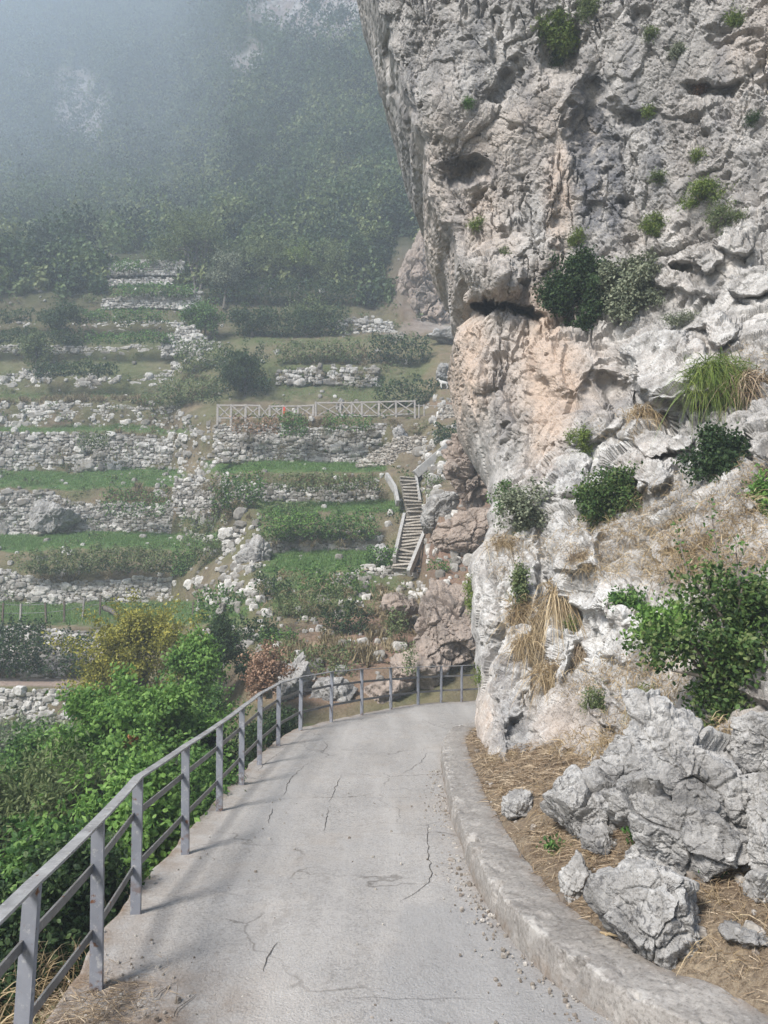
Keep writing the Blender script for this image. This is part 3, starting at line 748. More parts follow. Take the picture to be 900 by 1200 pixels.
D += fbm(CA, .07, 4, 151, .65) * .030 * np.clip(dist / 12, .45, 1) * (.35 + .65 * face) + np.abs(fbm(CA, .34, 4, 155, .55)) * .065 * (.4 + .6 * near) * (.1 + .9 * face) - .012 + fbm(CA, 3.2, 3, 161) * .28 * (.3 + .7 * near)
hole = fbm(CA * np.array([1, 1, 1.3]), .55, 3, 171)
D -= sstep(.32, .44, hole) * .16 * near
fr = np.abs((nrm * tv).sum(-1)) / np.maximum(dist, .1)
D = D * (.32 + .68 * sstep(.08, .45, fr))
wm = np.ones(CA.shape[1]); wm[:NW] = .25; wm[NW:NW + 50] = np.linspace(.25, 1, 50)
D = D * (1 + (wm[None] - 1) * sstep(440, 520, ay))
CA = CA + nrm * D[..., None]
att = lambda lst: np.clip(sum(s * ell(ax, ay, cx, cy2, rx, ry, .6) for cx, cy2, rx, ry, s in lst), -1, 1.2)
tan = att([(645, 440, 26, 110, .8), (600, 420, 60, 60, .5), (545, 430, 26, 70, .8), (540, 280, 60, 90, .35), (655, 240, 16, 70, .7), (700, 460, 40, 40, .35), (520, 180, 70, 70, .25), (600, 350, 40, 14, .7), (665, 850, 50, 60, .45), (760, 430, 30, 30, .1),
           (560, 860, 26, 60, .5), (830, 420, 30, 40, .4), (650, 130, 60, 90, .25), (880, 30, 60, 40, .2), (640, 520, 30, 50, .4), (690, 420, 22, 40, .3)])
white = att([(775, 425, 76, 60, .75), (745, 540, 70, 60, .6), (690, 680, 120, 110, .7), (590, 740, 50, 110, .6), (650, 560, 60, 60, .5), (720, 760, 90, 80, .55), (880, 320, 90, 80, .4), (600, 860, 40, 80, .4), (860, 560, 60, 60, .4), (880, 950, 60, 120, .5)]) - .32
dark = att([(690, 150, 22, 80, 1.1), (700, 235, 24, 50, .9), (640, 180, 10, 70, .3), (545, 198, 40, 16, .7), (735, 135, 30, 16, .6), (600, 95, 16, 30, .4), (590, 360, 44, 14, .6), (500, 60, 40, 60, .25), (700, 470, 50, 12, .5), (800, 200, 100, 60, .25), (560, 60, 9, 60, .6), (620, 130, 8, 80, .5), (740, 60, 10, 60, .6), (770, 180, 8, 60, .5), (845, 90, 12, 70, .5), (480, 110, 14, 50, .5), (530, 250, 12, 60, .45), (720, 220, 10, 60, .7), (590, 480, 10, 50, .4), (660, 560, 30, 16, .4), (590, 780, 26, 50, .45), (600, 870, 20, 40, .5)])  # water streaks, plus shade painted into the hollows and the undercut
F = grid_faces(*CA.shape[:2])
cliff = tag(mesh('limestone_cliff', CA, F if flipn < 0 else F[:, ::-1], M['cliff'], smooth=False, attrs=dict(tan=tan, white=white, dark=dark)), 'tall overhanging limestone cliff, grey with tan stains, above the path', 'cliff')


_cd = CA[:, NW:].reshape(-1, 3) - np.array([0, 0, CAMZ]); _cz = _cd[:, 1] * CP + _cd[:, 2] * SP
CPX = 450 + FOC * _cd[:, 0] / _cz; CPY = 600 - FOC * (_cd[:, 2] * CP - _cd[:, 1] * SP) / _cz
_bins = {}
for i_, (a_, b_) in enumerate(zip((CPX // 4).astype(int), (CPY // 4).astype(int))): _bins.setdefault((a_, b_), []).append(i_)


def cliff_hit(x, y):
    """visible point of the displaced rock face at picture coordinate (x, y)"""
    a, b = int(x // 4), int(y // 4)
    for r in range(0, 6):
        c = [i for da in range(-r, r + 1) for db in range(-r, r + 1) for i in _bins.get((a + da, b + db), ())]
        if c: break
    i = min(c, key=lambda i: _cz[i] + .2 * math.hypot(CPX[i] - x, CPY[i] - y))
    return CA[:, NW:].reshape(-1, 3)[i]


# ------------------------------------------------------------------ steel railing
RH = .80
rl = empty('metal_railing', (PP[4][0], PP[4][1], 0), 'blue grey painted metal railing along the open edge of the path', 'railing')
off = np.array([PP[4][0], PP[4][1], 0])
TOPS = [(38.5, 1035), (114.8, 962), (161.7, 911), (217.5, 874), (257.5, 848), (283.5, 829), (305, 812.5), (327, 800.5), (353, 793), (389, 787), (424, 784), (458, 782.5), (490, 781.5), (517, 780.5), (541, 780)]
TOP3 = [np.array([*PP[k], RH]) for k in range(2)] + [at(x, y, PP[k + 2][1]) for k, (x, y) in enumerate(TOPS)] + [np.array([*q, RH]) for q in PP[len(TOPS) + 2:]]
TOP3 = np.array(TOP3); TOP3[0] = TOP3[2] + (TOP3[2] - TOP3[3]) * 2.0; TOP3[1] = TOP3[2] + (TOP3[2] - TOP3[3]) * 1.0
TOP3[:2, 2] = TOP3[2, 2]
BOT3 = np.concatenate([PP, np.zeros((len(PP), 1))], 1); BOT3[:2, :2] = TOP3[:2, :2]
for k in range(1, len(PP)):
    a = PP[min(k + 1, len(PP) - 1)] - PP[k - 1]; a /= np.linalg.norm(a)
    b0, b1 = BOT3[k], TOP3[k]; ax_ = (b1 - b0) / np.linalg.norm(b1 - b0)
    mb = MB(); bar(mb, b0 - ax_ * .12 - off, b1 - ax_ * .004 - off, .058, .026, up=(a[0], a[1], 0))
    mb.build('post', M['post'], rl)


def strip(name, f, w, h, mat, side=0.0, wob=.0):
    """flat bar running from post to post at the fraction f of their height, straight in each span"""
    Q = BOT3 + (TOP3 - BOT3) * f; L = []
    for a, b in zip(Q[:-1], Q[1:]):
        t = np.linspace(0, 1, 7)[:-1, None]; L.append(a * (1 - t) + b * t + np.array([0, 0, -1]) * wob * np.sin(t * PI))
    L = np.concatenate(L + [Q[-1:]]); n = len(L)
    T = np.gradient(L[:, :2], axis=0); T /= np.linalg.norm(T, axis=1, keepdims=True); N = np.concatenate([np.stack([-T[:, 1], T[:, 0]], 1), np.zeros((n, 1))], 1)
    L = L + N * side
    V = np.stack([L + N * (i * w / 2) + [0, 0, k * h / 2] for i, k in ((-1, -1), (1, -1), (1, 1), (-1, 1))], 1) - off
    I = np.arange(n * 4).reshape(n, 4); J = np.roll(I, -1, 1)
    mesh(name, V, [np.stack([I[:-1], J[:-1], J[1:], I[1:]], -1).reshape(-1, 4)[:, ::-1], np.array([[0, 1, 2, 3], [4 * n - 1, 4 * n - 2, 4 * n - 3, 4 * n - 4]])], mat, rl)


strip('top_rail', 1.0, .056, .012, M['rail'], 0, .004)
strip('middle_rail', .72, .010, .040, M['flat'], .021, .002)
strip('lower_rail', .33, .010, .040, M['flat'], .021, .002)
# ------------------------------------------------------------------ dry stone walls of the terraces
ICO1 = icosphere(1)
ICO2 = icosphere(2)


def stones_np(C, S, ori=None, rough=.16):
    """many irregular stones: centres (n,3), half sizes (n,3)"""
    n = len(C); V0, F0 = ICO1
    U = V0[None] * (1 + rng.normal(0, rough, (n, len(V0), 1)))
    U = np.clip(U, -.78, .78) / .78          # squarer shoulders, flatter faces
    a = rng.normal(0, .18, n) if ori is None else ori
    V = U * S[:, None]
    ca, sa = np.cos(a)[:, None], np.sin(a)[:, None]
    V = np.stack([V[..., 0] * ca - V[..., 2] * sa, V[..., 1], V[..., 0] * sa + V[..., 2] * ca], -1) + C[:, None]
    F = (F0[None] + (np.arange(n) * len(V0))[:, None, None]).reshape(-1, 3)
    return V.reshape(-1, 3), F


def stone_wall(label, top, foot, Y, size=.26, mat='stones', name='dry_stone_wall', group='dry stone terrace walls', big=.09, gaps=.0, batter=.25, dy=0.0):
    """top and foot: lists of picture points along the wall; Y: distance"""
    tx = [p[0] for p in top]; ty = [p[1] for p in top]; fx = [p[0] for p in foot]; fy = [p[1] for p in foot]
    x0, x1 = max(min(tx), min(fx)), min(max(tx), max(fx))
    ppm = FOC / Y; size = size * .52
    C, S = [], []
    ymin, ymax = min(ty), max(fy)
    y = ymax + 2
    while y > ymin - 2:
        h = size * rng.uniform(.62, 1.15); hp = h * ppm
        x = x0 - rng.uniform(0, size * ppm)
        while x < x1:
            w = size * rng.uniform(.6, 2.1); wp = w * ppm
            xc, yc = x + wp / 2, y - hp / 2 + rng.normal(0, hp * .12)
            a, b = np.interp(xc, tx, ty) + rng.normal(0, hp * .25), np.interp(xc, fx, fy) + hp * .4
            if a < yc < b and rng.random() > gaps:
                t = (b - yc) / max(b - a, 1)
                s = 1.0
                if rng.random() < big: s = rng.uniform(1.4, 2.2)
                wv = float(warp(xc, yc)) if name == 'dry_stone_wall' else 0
                C.append(at(xc, yc + wv, Y + dy * (xc - x0) / max(1, x1 - x0) + batter * t + rng.uniform(-.06, .06))); S.append([w / 2 * s * 1.06, h * .6 * s, h / 2 * s * 1.08])
            x += wp * .97
        y -= hp * .93
    V, F = stones_np(np.array(C), np.array(S))
    return tag(mesh(name, V, F, M[mat]), label, 'stone wall', group)


stone_wall('lowest dry stone wall at the left, under the dirt track', [(-330, 806), (60, 806), (100, 808)], [(-330, 838), (60, 845), (98, 838)], 24.55, .25)
stone_wall('pale stone wall behind dark bushes, just above the dirt track', [(-330, 726), (20, 731), (60, 736), (125, 742)], [(-330, 794), (120, 793)], 27.15, .25)
stone_wall('long white stone wall below the bramble hedge, above the wire fence', [(-330, 660), (10, 666), (40, 676), (110, 682), (180, 676), (290, 678)], [(-330, 705), (120, 706), (230, 709), (290, 706)], 33.0, .30)
stone_wall('stone wall between two green grass strips, beside the big grey boulder', [(-330, 574), (60, 576), (90, 588), (180, 592), (215, 588), (275, 600)], [(-330, 624), (150, 625), (270, 626)], 37.6, .28)
stone_wall('tall rough stone wall above the upper bright grass strip', [(-330, 508), (80, 508), (140, 512), (215, 512), (268, 514)], [(-330, 554), (110, 555), (150, 552), (268, 556)], 41.7, .36, gaps=.04)
stone_wall('ragged stone wall with dry grass, left of the rustic fence', [(-330, 474), (60, 472), (160, 476), (255, 474)], [(-330, 502), (250, 504)], 44.2, .36, mat='stones_pale')
stone_wall('grey stone wall with large slabs, under a low shrub row', [(-330, 440), (60, 436), (150, 444), (205, 432), (240, 440)], [(-330, 462), (100, 462), (235, 464)], 46.8, .42, big=.15, mat='stones_pale')
stone_wall('upper stone wall below the second hedge row, left of the round tree', [(-330, 405), (60, 406), (205, 408)], [(-330, 424), (205, 426)], 48.8, .34, mat='stones_pale')
stone_wall('thin pale stone wall between two long green hedges', [(-100, 380), (60, 380), (215, 376)], [(-100, 391), (215, 390)], 50.7, .30, mat='stones_pale')
stone_wall('pale stone wall below the trees with slim trunks', [(120, 350), (180, 344), (235, 342)], [(120, 361), (235, 361)], 52.4, .3, mat='stones_pale')
stone_wall('highest stone wall just under the misty trees', [(120, 312), (160, 304), (215, 306)], [(120, 324), (215, 322)], 55, .32, mat='stones_pale')
stone_wall('pale stone rim between hedges below the misty trees', [(125, 328), (200, 326)], [(125, 334), (200, 333)], 54.2, .3, mat='stones_pale')
stone_wall('big retaining wall of pale stones carrying the rustic fence', [(252, 499), (300, 497), (360, 503), (440, 498), (500, 500), (512, 520)], [(235, 540), (300, 543), (440, 541), (470, 552), (512, 548)], 36.0, .31, big=.1, gaps=.05)
stone_wall('middle stone wall with brambles, left of the upper stair flight', [(205, 560), (240, 562), (300, 566), (360, 570), (450, 560)], [(205, 592), (300, 590), (450, 588)], 32.95, .26, gaps=.08)
stone_wall('low stone wall in the middle between two hanging bramble beds', [(295, 634), (350, 630), (440, 628), (455, 630)], [(295, 652), (380, 646), (455, 648)], 29.4, .26, gaps=.05)
stone_wall('broken diagonal wall end between left and middle grass terraces', [(262, 622), (285, 612), (312, 632)], [(262, 672), (285, 690), (312, 668)], 30.4, .34, big=.15)
stone_wall('steep rubble wall end at the right tip of the upper grass strip', [(207, 580), (222, 556), (262, 562), (290, 585)], [(207, 602), (240, 612), (290, 612)], 34.6, .33, gaps=.1, big=.15)
stone_wall('stone wall beside the fallen rocks below the brown dry shrub', [(238, 738), (262, 735), (285, 745)], [(238, 770), (262, 782), (285, 775)], 22.0, .24)
stone_wall('stones edging the lowest middle terrace beside the stair foot', [(420, 668), (455, 664), (478, 668)], [(420, 676), (455, 676), (478, 682)], 26.4, .26)
stone_wall('stone wall among brown grass above the rustic fence', [(325, 434), (380, 428), (440, 430)], [(325, 448), (440, 450)], 43.6, .36, gaps=.2)
stone_wall('small square walled patch beside the white goat', [(515, 474), (552, 473)], [(515, 490), (552, 492)], 35.6, .16, 'stones_tan')
stone_wall('grey masonry wall under the fence, right of the retaining wall', [(418, 541), (452, 522), (470, 511), (521, 510)], [(418, 546), (470, 546), (521, 540)], 34.6, .17, 'stones_tan')
stone_wall('slanting rubble wall climbing right above the stair head', [(488, 556), (528, 524)], [(488, 578), (528, 552)], 32.2, .2, 'stones_tan')
stone_wall('scattered pale stones on the scree left of the round tree', [(190, 395), (225, 378), (246, 398)], [(190, 420), (225, 412), (246, 430)], 47.8, .33, mat='stones_pale')
stone_wall('broken stone courses below the shadowed cliff in the haze', [(395, 378), (430, 372), (465, 380)], [(395, 392), (430, 398), (465, 394)], 49.5, .36, gaps=.3)
stone_wall('pale stones cropping out on the slope under the middle terrace', [(250, 705), (300, 690), (360, 690), (420, 690)], [(250, 722), (300, 735), (360, 722), (420, 705)], 24.5, .3, gaps=.8, big=.2)


# ------------------------------------------------------------------ boulders and rock outcrops
def boulder(name, label, cat, c, r, rot=(0, 0, 0), seed=1, k=6, mat='boulder', planes=16, lo=.55, group=None, detail=1.0, vstretch=1.0):
    """polyhedral boulder of half sizes r, weathered by noise"""
    rs = np.random.default_rng(seed)
    V0, F0 = icosphere(k)
    N = rs.normal(size=(planes, 3)); N /= np.linalg.norm(N, axis=1, keepdims=True)
    dd = rs.uniform(lo, 1.0, planes)
    dot = V0 @ N.T
    rad = np.where(dot > .05, dd[None] / np.maximum(dot, .05), 9).min(1)
    rad = np.minimum(rad, 1.12)
    # soften edges slightly
    V = V0 * rad[:, None]
    r = np.array(r, float); P = V * r
    s = float(r.mean())
    nn = V0 / r; nn /= np.linalg.norm(nn, axis=1, keepdims=True)
    Q = P + seed * 13.7
    d = fbm(Q, .9 * s, 5, seed, .55) * .16 * s + fbm(Q * np.array([1, 1, vstretch]), .35 * s, 4, seed + 1, .6, ridge=True) * .07 * s - np.clip(fbm(Q, .16 * s + .01, 4, seed + 2, .6) - .1, 0, 1) * .12 * s
    b, kk = blocks(Q, .6 * s, seed + 3, .6)
    d += b * .17 * s - (1 - sstep(0, .1, kk)) * .06 * s
    b, kk = blocks(Q * np.array([1, 1, vstretch]), .24 * s, seed + 4, .8)
    d += b * .055 * s - (1 - sstep(0, .12, kk)) * .02 * s
    P = P + nn * (d * detail)[:, None]
    o = mesh(name, P, F0, M[mat], smooth=(k < 6))
    o.location = c; o.rotation_euler = [math.radians(a) for a in rot]
    return tag(o, label, cat, group)


def bbank(x, y, dz=0.0, up=0.0):
    p = np.array(bank_hit(x, y)); p[2] += up; return p


GB = 'rocks lying on the bank'
boulder('boulder', 'grey fissured boulder standing alone on the bank beside the kerb', 'boulder', bbank(765, 1080, up=.03), (.27, .26, .36), (10, -16, 20), 3, group=GB, vstretch=.35)
boulder('boulder', 'small pale rock at the inner edge of the kerb', 'boulder', bbank(668, 1040, up=.02), (.115, .12, .17), (0, 12, 40), 8, 5, group=GB)
boulder('boulder', 'low white boulder behind the small pale rock, bedded in straw', 'boulder', bbank(698, 958, up=.04), (.38, .34, .24), (0, -15, 10), 12, group=GB)
boulder('boulder', 'bluish angular stone wedged beside the low white boulder', 'boulder', bbank(750, 958, up=.10), (.24, .2, .24), (0, 25, 30), 17, 5, group=GB, detail=.5)
boulder('boulder', 'small broken white stone near the bend of the kerb', 'boulder', bbank(612, 948, up=.03), (.14, .17, .13), (0, 20, 0), 21, 5, group=GB)
boulder('boulder', 'long tilted slab with black lichen leaning over the bank', 'boulder', bbank(832, 985, up=.33), (.58, .30, .19), (14, 43, -12), 26, group=GB)
boulder('boulder', 'smooth grey boulder under the tilted lichen slab', 'boulder', bbank(800, 985, up=.10), (.52, .40, .27), (0, 18, -8), 29, group=GB, detail=.8)
boulder('boulder', 'white rock rising at the right edge, below the broad-leaved bush', 'boulder', bbank(915, 1010, up=.16), (.17, .22, .42), (0, 10, 0), 33, group=GB)
boulder('boulder', 'upper white block between the tilted slab and the broad-leaved bush', 'boulder', bbank(915, 965, up=.42), (.16, .2, .22), (0, -20, 30), 37, group=GB)
boulder('boulder', 'pale rib of rock between the low white boulder and the cliff foot', 'boulder', bbank(735, 915, up=.08), (.20, .40, .30), (0, 30, -20), 45, group=GB)
boulder('boulder', 'broken grey rock joining the tilted slab to the cliff', 'boulder', bbank(775, 900, up=.16), (.26, .34, .30), (10, 25, 20), 46, group=GB)
boulder('boulder', 'low jagged rock between the fissured boulder and the smooth grey one', 'boulder', bbank(775, 1010, up=.0), (.24, .2, .13), (0, 10, 10), 47, 5, group=GB)
boulder('boulder', 'small tan stone bedded in dry grass below the low white boulder', 'boulder', bbank(700, 985, up=.03), (.13, .12, .09), (0, 0, 50), 41, 5, group=GB)
boulder('boulder', 'pale flat stone half buried in straw near the frame corner', 'boulder', bbank(885, 1090, up=.0), (.10, .12, .05), (0, 12, 50), 43, 4, group=GB)
boulder('boulder', 'grey rounded boulder set in the terrace wall above a grass strip', 'boulder', at(60, 606, 37.0), (1.25, .8, .8), (0, 8, 0), 51, 5, group='boulders on the terraces')
boulder('boulder', 'white boulder on the grass beside the lower stair flight', 'boulder', at(448, 651, 28.2), (.40, .4, .42), (0, 10, 0), 53, 4, group='boulders on the terraces')
boulder('boulder', 'pale outcrop at the tip of the middle terraces below the rubble wall', 'boulder', at(300, 655, 28.6), (.75, .7, .95), (0, 30, 0), 57, 5, group='boulders on the terraces')
boulder('boulder', 'white slab on the slope left of the dry brown shrub', 'boulder', at(307, 725, 23.6), (.42, .4, .34), (0, 15, 0), 59, 4, group='boulders on the terraces')
boulder('boulder', 'pale rock just behind the railing bend', 'boulder', at(345, 800, 18.2), (.38, .4, .75), (0, 14, 0), 61, 5, group='rocks behind the railing')
boulder('boulder', 'grey white rock mass behind the second railing span after the bend', 'boulder', at(385, 815, 18.2), (.6, .5, .65), (0, -10, 0), 63, 5, group='rocks behind the railing')
boulder('boulder', 'low brown rock behind the middle of the far railing', 'boulder', at(450, 812, 18.3), (.75, .5, .4), (0, 0, 0), 65, 5, 'brown_rock', group='rocks behind the railing')
boulder('boulder', 'two toned rock above the far railing, amid red brown soil', 'boulder', at(468, 712, 21.6), (.6, .6, .34), (0, 20, 0), 67, 5, 'brown_rock', group='rocks behind the railing')
boulder('boulder', 'big rounded pale rock above the white goat', 'boulder', at(524, 436, 41.2), (.85, .8, .55), (0, -10, 0), 71, 5, group='rocks by the goat')
boulder('boulder', 'smaller pale rock against the cliff, right of the goat rock', 'boulder', at(541, 434, 40.8), (.6, .6, .5), (0, 10, 0), 73, 5, group='rocks by the goat')
boulder('boulder', 'grey ledge of rock higher up the slope above the goat', 'boulder', at(545, 395, 47), (2.6, 1.2, .7), (0, -6, 0), 77, 5, group='rocks by the goat')
boulder('boulder', 'grey rock knob on the retaining wall under the fence end', 'boulder', at(468, 508, 35.4), (.42, .4, .4), (0, 0, 0), 79, 4, group='boulders on the terraces')
boulder('upright_stone', 'pale upright stone standing behind the middle of the rustic fence', 'stone', at(398, 475, 37.6), (.19, .2, .55), (0, 6, 0), 80, 4)
boulder('rock_outcrop', 'brown fractured rock outcrop directly behind the far end of the railing', 'rock', at(530, 742, 19.3), (1.3, 1.1, 1.3), (0, -12, 15), 83, 6, 'brown_rock', detail=1.1)
boulder('shadowed_crag', 'dim brown crag in the haze behind the overhanging cliff', 'crag', at(512, 332, 52.0), (4.0, 2.6, 4.6), (0, 10, 0), 94, 6, 'brown_rock', detail=1.1)
boulder('rock_outcrop', 'grey brown rock shelf left of the large brown outcrop', 'rock', at(490, 785, 18.5), (.75, .7, .45), (0, 0, 10), 85, 5, 'brown_rock')
boulder('rock_outcrop', 'dark hollowed rock tower under the cliff, right of the stairs', 'rock', at(560, 545, 24.2), (1.15, 1.2, 1.9), (0, 12, 0), 87, 6, 'brown_rock', detail=1.5)
boulder('rock_outcrop', 'pale smooth rock rib right of the stone stairs', 'rock', at(512, 604, 25.6), (.55, .8, 1.0), (0, 28, 0), 89, 5, 'boulder')
boulder('rock_outcrop', 'reddish brown rock slope between the stairs and the cliff foot', 'rock', at(562, 625, 22.5), (1.35, 1.0, .9), (0, -14, 0), 91, 6, 'brown_rock', detail=.8)


# ------------------------------------------------------------------ stairs
st = empty('stone_staircase', at(472, 668, 26.9), 'narrow stone staircase in two flights climbing to the terraces', 'stairs')
o0 = np.array(st.location)


def flight(p0, p1, n, w, yaw):
    d = (p1 - p0) * [1, 1, 0]; run = np.linalg.norm(d) / n; rise = (p1 - p0)[2] / n
    d /= np.linalg.norm(d); s = np.array([d[1], -d[0], 0])
    for i in range(n):
        t = (i + .5) / n; c = p0 * (1 - t) + p1 * t
        j = rng.normal(0, .03, 3)
        mb = MB(); bar(mb, c - s * w / 2 + j, c + s * w / 2 - j, run * 1.25, .055, j=.012)
        mb.build('step', M['stones_tan'], st).location = -o0
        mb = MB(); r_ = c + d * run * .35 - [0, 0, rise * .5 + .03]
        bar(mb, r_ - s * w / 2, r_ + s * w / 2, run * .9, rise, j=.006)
        mb.build('riser', M['shaded_riser'], st).location = -o0


A0, A1 = at(470, 668, 26.3), at(488, 604, 29.7)
B0, B1 = at(487, 602, 29.9), at(477, 558, 32.0)
flight(A0, A1, 17, .80, 0); flight(B0, B1, 11, .66, 0)
for pts, wd_, h_ in (([(462, 656, 26.6), (474, 604, 29.9)], .13, .25), ([(479, 672, 25.7), (504, 610, 28.6)], .13, .25), ([(453, 557, 32.4), (463, 574, 31.2), (466, 590, 30.3)], .14, .28), ([(487, 556, 32.3), (492, 588, 30.6)], .10, .2)):
    mb = MB()
    for p, q_ in zip(pts[:-1], pts[1:]): bar(mb, at(*p) - o0, at(*q_) - o0, wd_, h_, j=.01)
    mb.build('parapet', M['concrete'], st)
mb = MB(); bar(mb, at(487, 556, 32.0), at(530, 519, 32.6), .2, .35, j=.01); bar(mb, at(521, 577, 30.5), at(529, 530, 32), .2, .3, j=.01)
tag(mb.build('ramp_parapet', M['concrete']), 'pale slanting concrete parapet climbing right from the stair head', 'parapet')

# ------------------------------------------------------------------ rustic wooden fence and wire fence
fc = empty('rustic_fence', at(255, 492, 37.2), 'pale wooden fence with crossed braces on the retaining wall', 'fence')
fo = np.array(fc.location)
FX = [255, 271, 288, 304, 316, 332, 349, 367, 370, 399, 412, 424, 444, 464, 486]
FT = [475, 475, 475, 475.5, 476, 476, 476, 475, 472, 472, 472, 471.5, 471, 470.5, 470]
FB = [490, 490, 490, 490, 489.5, 489, 489, 488, 488, 488, 487, 487, 487, 486, 485]
tp = [at(x, y, 36.9) - fo for x, y in zip(FX, FT)]; bt = [at(x, y, 36.9) - fo for x, y in zip(FX, FB)]
for a, b in zip(tp, bt):
    mb = MB(); bar(mb, b - [0, 0, .5], a + [0, 0, .05], .10, .10, up=(0, 1, 0), j=.01); mb.build('post', M['wood'], fc)
for i in range(len(FX) - 1):
    if FX[i + 1] - FX[i] < 6: continue
    f_ = np.array([0, -.05, 0])
    for a, b, w1, w2, nm in ((tp[i], tp[i + 1], .06, .07, 'rail'), (bt[i], bt[i + 1], .06, .07, 'rail'), (tp[i] + f_, bt[i + 1] + f_, .05, .055, 'brace'), (bt[i] - f_, tp[i + 1] - f_, .05, .055, 'brace')):
        if i == 3 and nm == 'rail' and a is tp[i]: continue
        mb = MB(); bar(mb, a, b, w1, w2, j=.006); mb.build(nm, M['wood'], fc)
mb = MB(); bar(mb, at(333, 487.5, 36.75), at(333, 477, 36.75), .10, .04, up=(0, 1, 0))
tag(mb.build('marker_board', M['red']), 'small red board fixed beside a post of the rustic fence', 'marker')
hr = empty('cable_rail', at(492, 476, 37), 'slim grey handrail posts right of the rustic fence end', 'handrail'); ho = np.array(hr.location)
for x in (491, 497):
    mb = MB(); tube(mb, [at(x, 490, 36.8) - ho, at(x, 474, 36.8) - ho], .035); mb.build('post', M['wood'], hr)
mb = MB(); tube(mb, [at(486, 475, 36.8) - ho, at(520, 476, 36.8) - ho], .02); mb.build('rail', M['wood'], hr)
wf = empty('wire_fence', at(54, 730, 28.2), 'low wire fence on thin stakes across the lower terrace', 'fence'); wo = np.array(wf.location)
WP = [(-60, 708, 30), (-20, 730, 28), (3, 728, 28), (24, 727, 28.2), (54.5, 727, 28.2), (75.5, 724, 28.6), (97, 718, 29.4), (117, 715, 29.8), (226, 727, 27.9), (233, 722, 28.4)]
tops = []
for i, (x, y, Y) in enumerate(WP):
    lean = random.uniform(-3, 3); p = at(x, y + 1, Y); t_ = at(x + lean * .6, y - 20 - random.uniform(-3, 3), Y)
    mb = MB(); tube(mb, [p - wo - [0, 0, .2], t_ - wo], .045, 5); mb.build('stake', M['dark_wood'] if i % 3 else M['wood'], wf); tops.append((p, t_))
for f in (.45, .9):
    mb = MB(); tube(mb, [p + (t_ - p) * f - wo for p, t_ in tops[:8]], .010, 4); mb.build('wire', M['wire'], wf)
lg = MB(); tube(lg, [at(122, 712, 30), at(131, 716, 29.5), at(139, 722, 29)], [.12, .1, .08], 7)
tag(lg.build('fallen_log', M['bark'], smooth=True), 'short grey log lying on the lower terrace by the wire fence', 'log')

# ------------------------------------------------------------------ goat
def goat():
    loc = TP[np.abs(gy - 456).argmin(), np.abs(gx - 521).argmin()] + [0, 0, .01]
    J = {'pelvis': (.26, 0, .60), 'mid': (0, 0, .57), 'chest': (-.24, 0, .60), 'neck': (-.36, 0, .70), 'neck2': (-.46, 0, .84), 'head': (-.53, 0, .90), 'muz': (-.66, 0, .83), 'tail': (.36, 0, .66), 'tail2': (.41, 0, .71)}
    E = [('pelvis', 'mid'), ('mid', 'chest'), ('chest', 'neck'), ('neck', 'neck2'), ('neck2', 'head'), ('head', 'muz'), ('pelvis', 'tail'), ('tail', 'tail2')]
    R = dict(pelvis=.15, mid=.175, chest=.165, neck=.11, neck2=.08, head=.085, muz=.045, tail=.03, tail2=.02)
    for s, n in ((-1, 'l'), (1, 'r')):
        J['sh' + n] = (-.24, s * .09, .46); J['kn' + n] = (-.25, s * .09, .25); J['hf' + n] = (-.24, s * .09, .03)
        J['hip' + n] = (.27, s * .10, .46); J['st' + n] = (.21, s * .10, .36); J['hk' + n] = (.33, s * .10, .23); J['ft' + n] = (.30, s * .10, .03)
        J['ear' + n] = (-.50, s * .13, .90)
        E += [('chest', 'sh' + n), ('sh' + n, 'kn' + n), ('kn' + n, 'hf' + n), ('pelvis', 'hip' + n), ('hip' + n, 'st' + n), ('st' + n, 'hk' + n), ('hk' + n, 'ft' + n), ('head', 'ear' + n)]
        R.update({'sh' + n: .075, 'kn' + n: .035, 'hf' + n: .035, 'hip' + n: .09, 'st' + n: .07, 'hk' + n: .035, 'ft' + n: .035, 'ear' + n: .02})
    ks = list(J); me = bpy.data.meshes.new('goat'); me.from_pydata([J[k] for k in ks], [(ks.index(a), ks.index(b)) for a, b in E], [])
    o = bpy.data.objects.new('goat', me); COL.objects.link(o); me.materials.append(M['fur'])
    md = o.modifiers.new('skin', 'SKIN'); md.use_smooth_shade = True
    for i, k in enumerate(ks): me.skin_vertices[0].data[i].radius = (R[k], R[k]); me.skin_vertices[0].data[i].use_root = (k == 'pelvis')
    sb = o.modifiers.new('sub', 'SUBSURF'); sb.levels = sb.render_levels = 2
    o.location = loc; o.rotation_euler = (0, 0, math.radians(12)); o.scale = (.62, .62, .62)
    tag(o, 'white goat standing on the brown slope under the pale rocks', 'goat')
    for s in (-1, 1):
        mb = MB(); tube(mb, [(-.50, s * .04, .96), (-.46, s * .06, 1.05), (-.38, s * .08, 1.10)], [.022, .016, .006], 6); mb.build('horn', M['horn'], o, True)


goat()
# ------------------------------------------------------------------ leaves, shrubs, trees
LEAF_V = np.array([[0, 0, 0], [0, .5, .06], [0, 1, -.02], [-.30, .42, -.02], [-.22, .78, -.02], [.30, .42, -.02], [.22, .78, -.02]], float)
LEAF_F = [np.array([[0, 1, 4, 3], [0, 5, 6, 1]]), np.array([[1, 2, 4], [1, 6, 2]])]
LEAF_SIMPLE = (np.array([[0, 0, 0], [-.32, .5, .05], [0, 1, 0], [.32, .5, .05]], float), [np.array([[0, 3, 2, 1]])])
LEAF_FULL = (LEAF_V, LEAF_F)
LEAF_LANCE = (LEAF_V * [.5, 1, 1], LEAF_F)
LEAF_TRI = (np.array([[-.5, 0, 0], [.5, 0, 0], [0, 1, 0]], float), [np.array([[0, 1, 2]])])


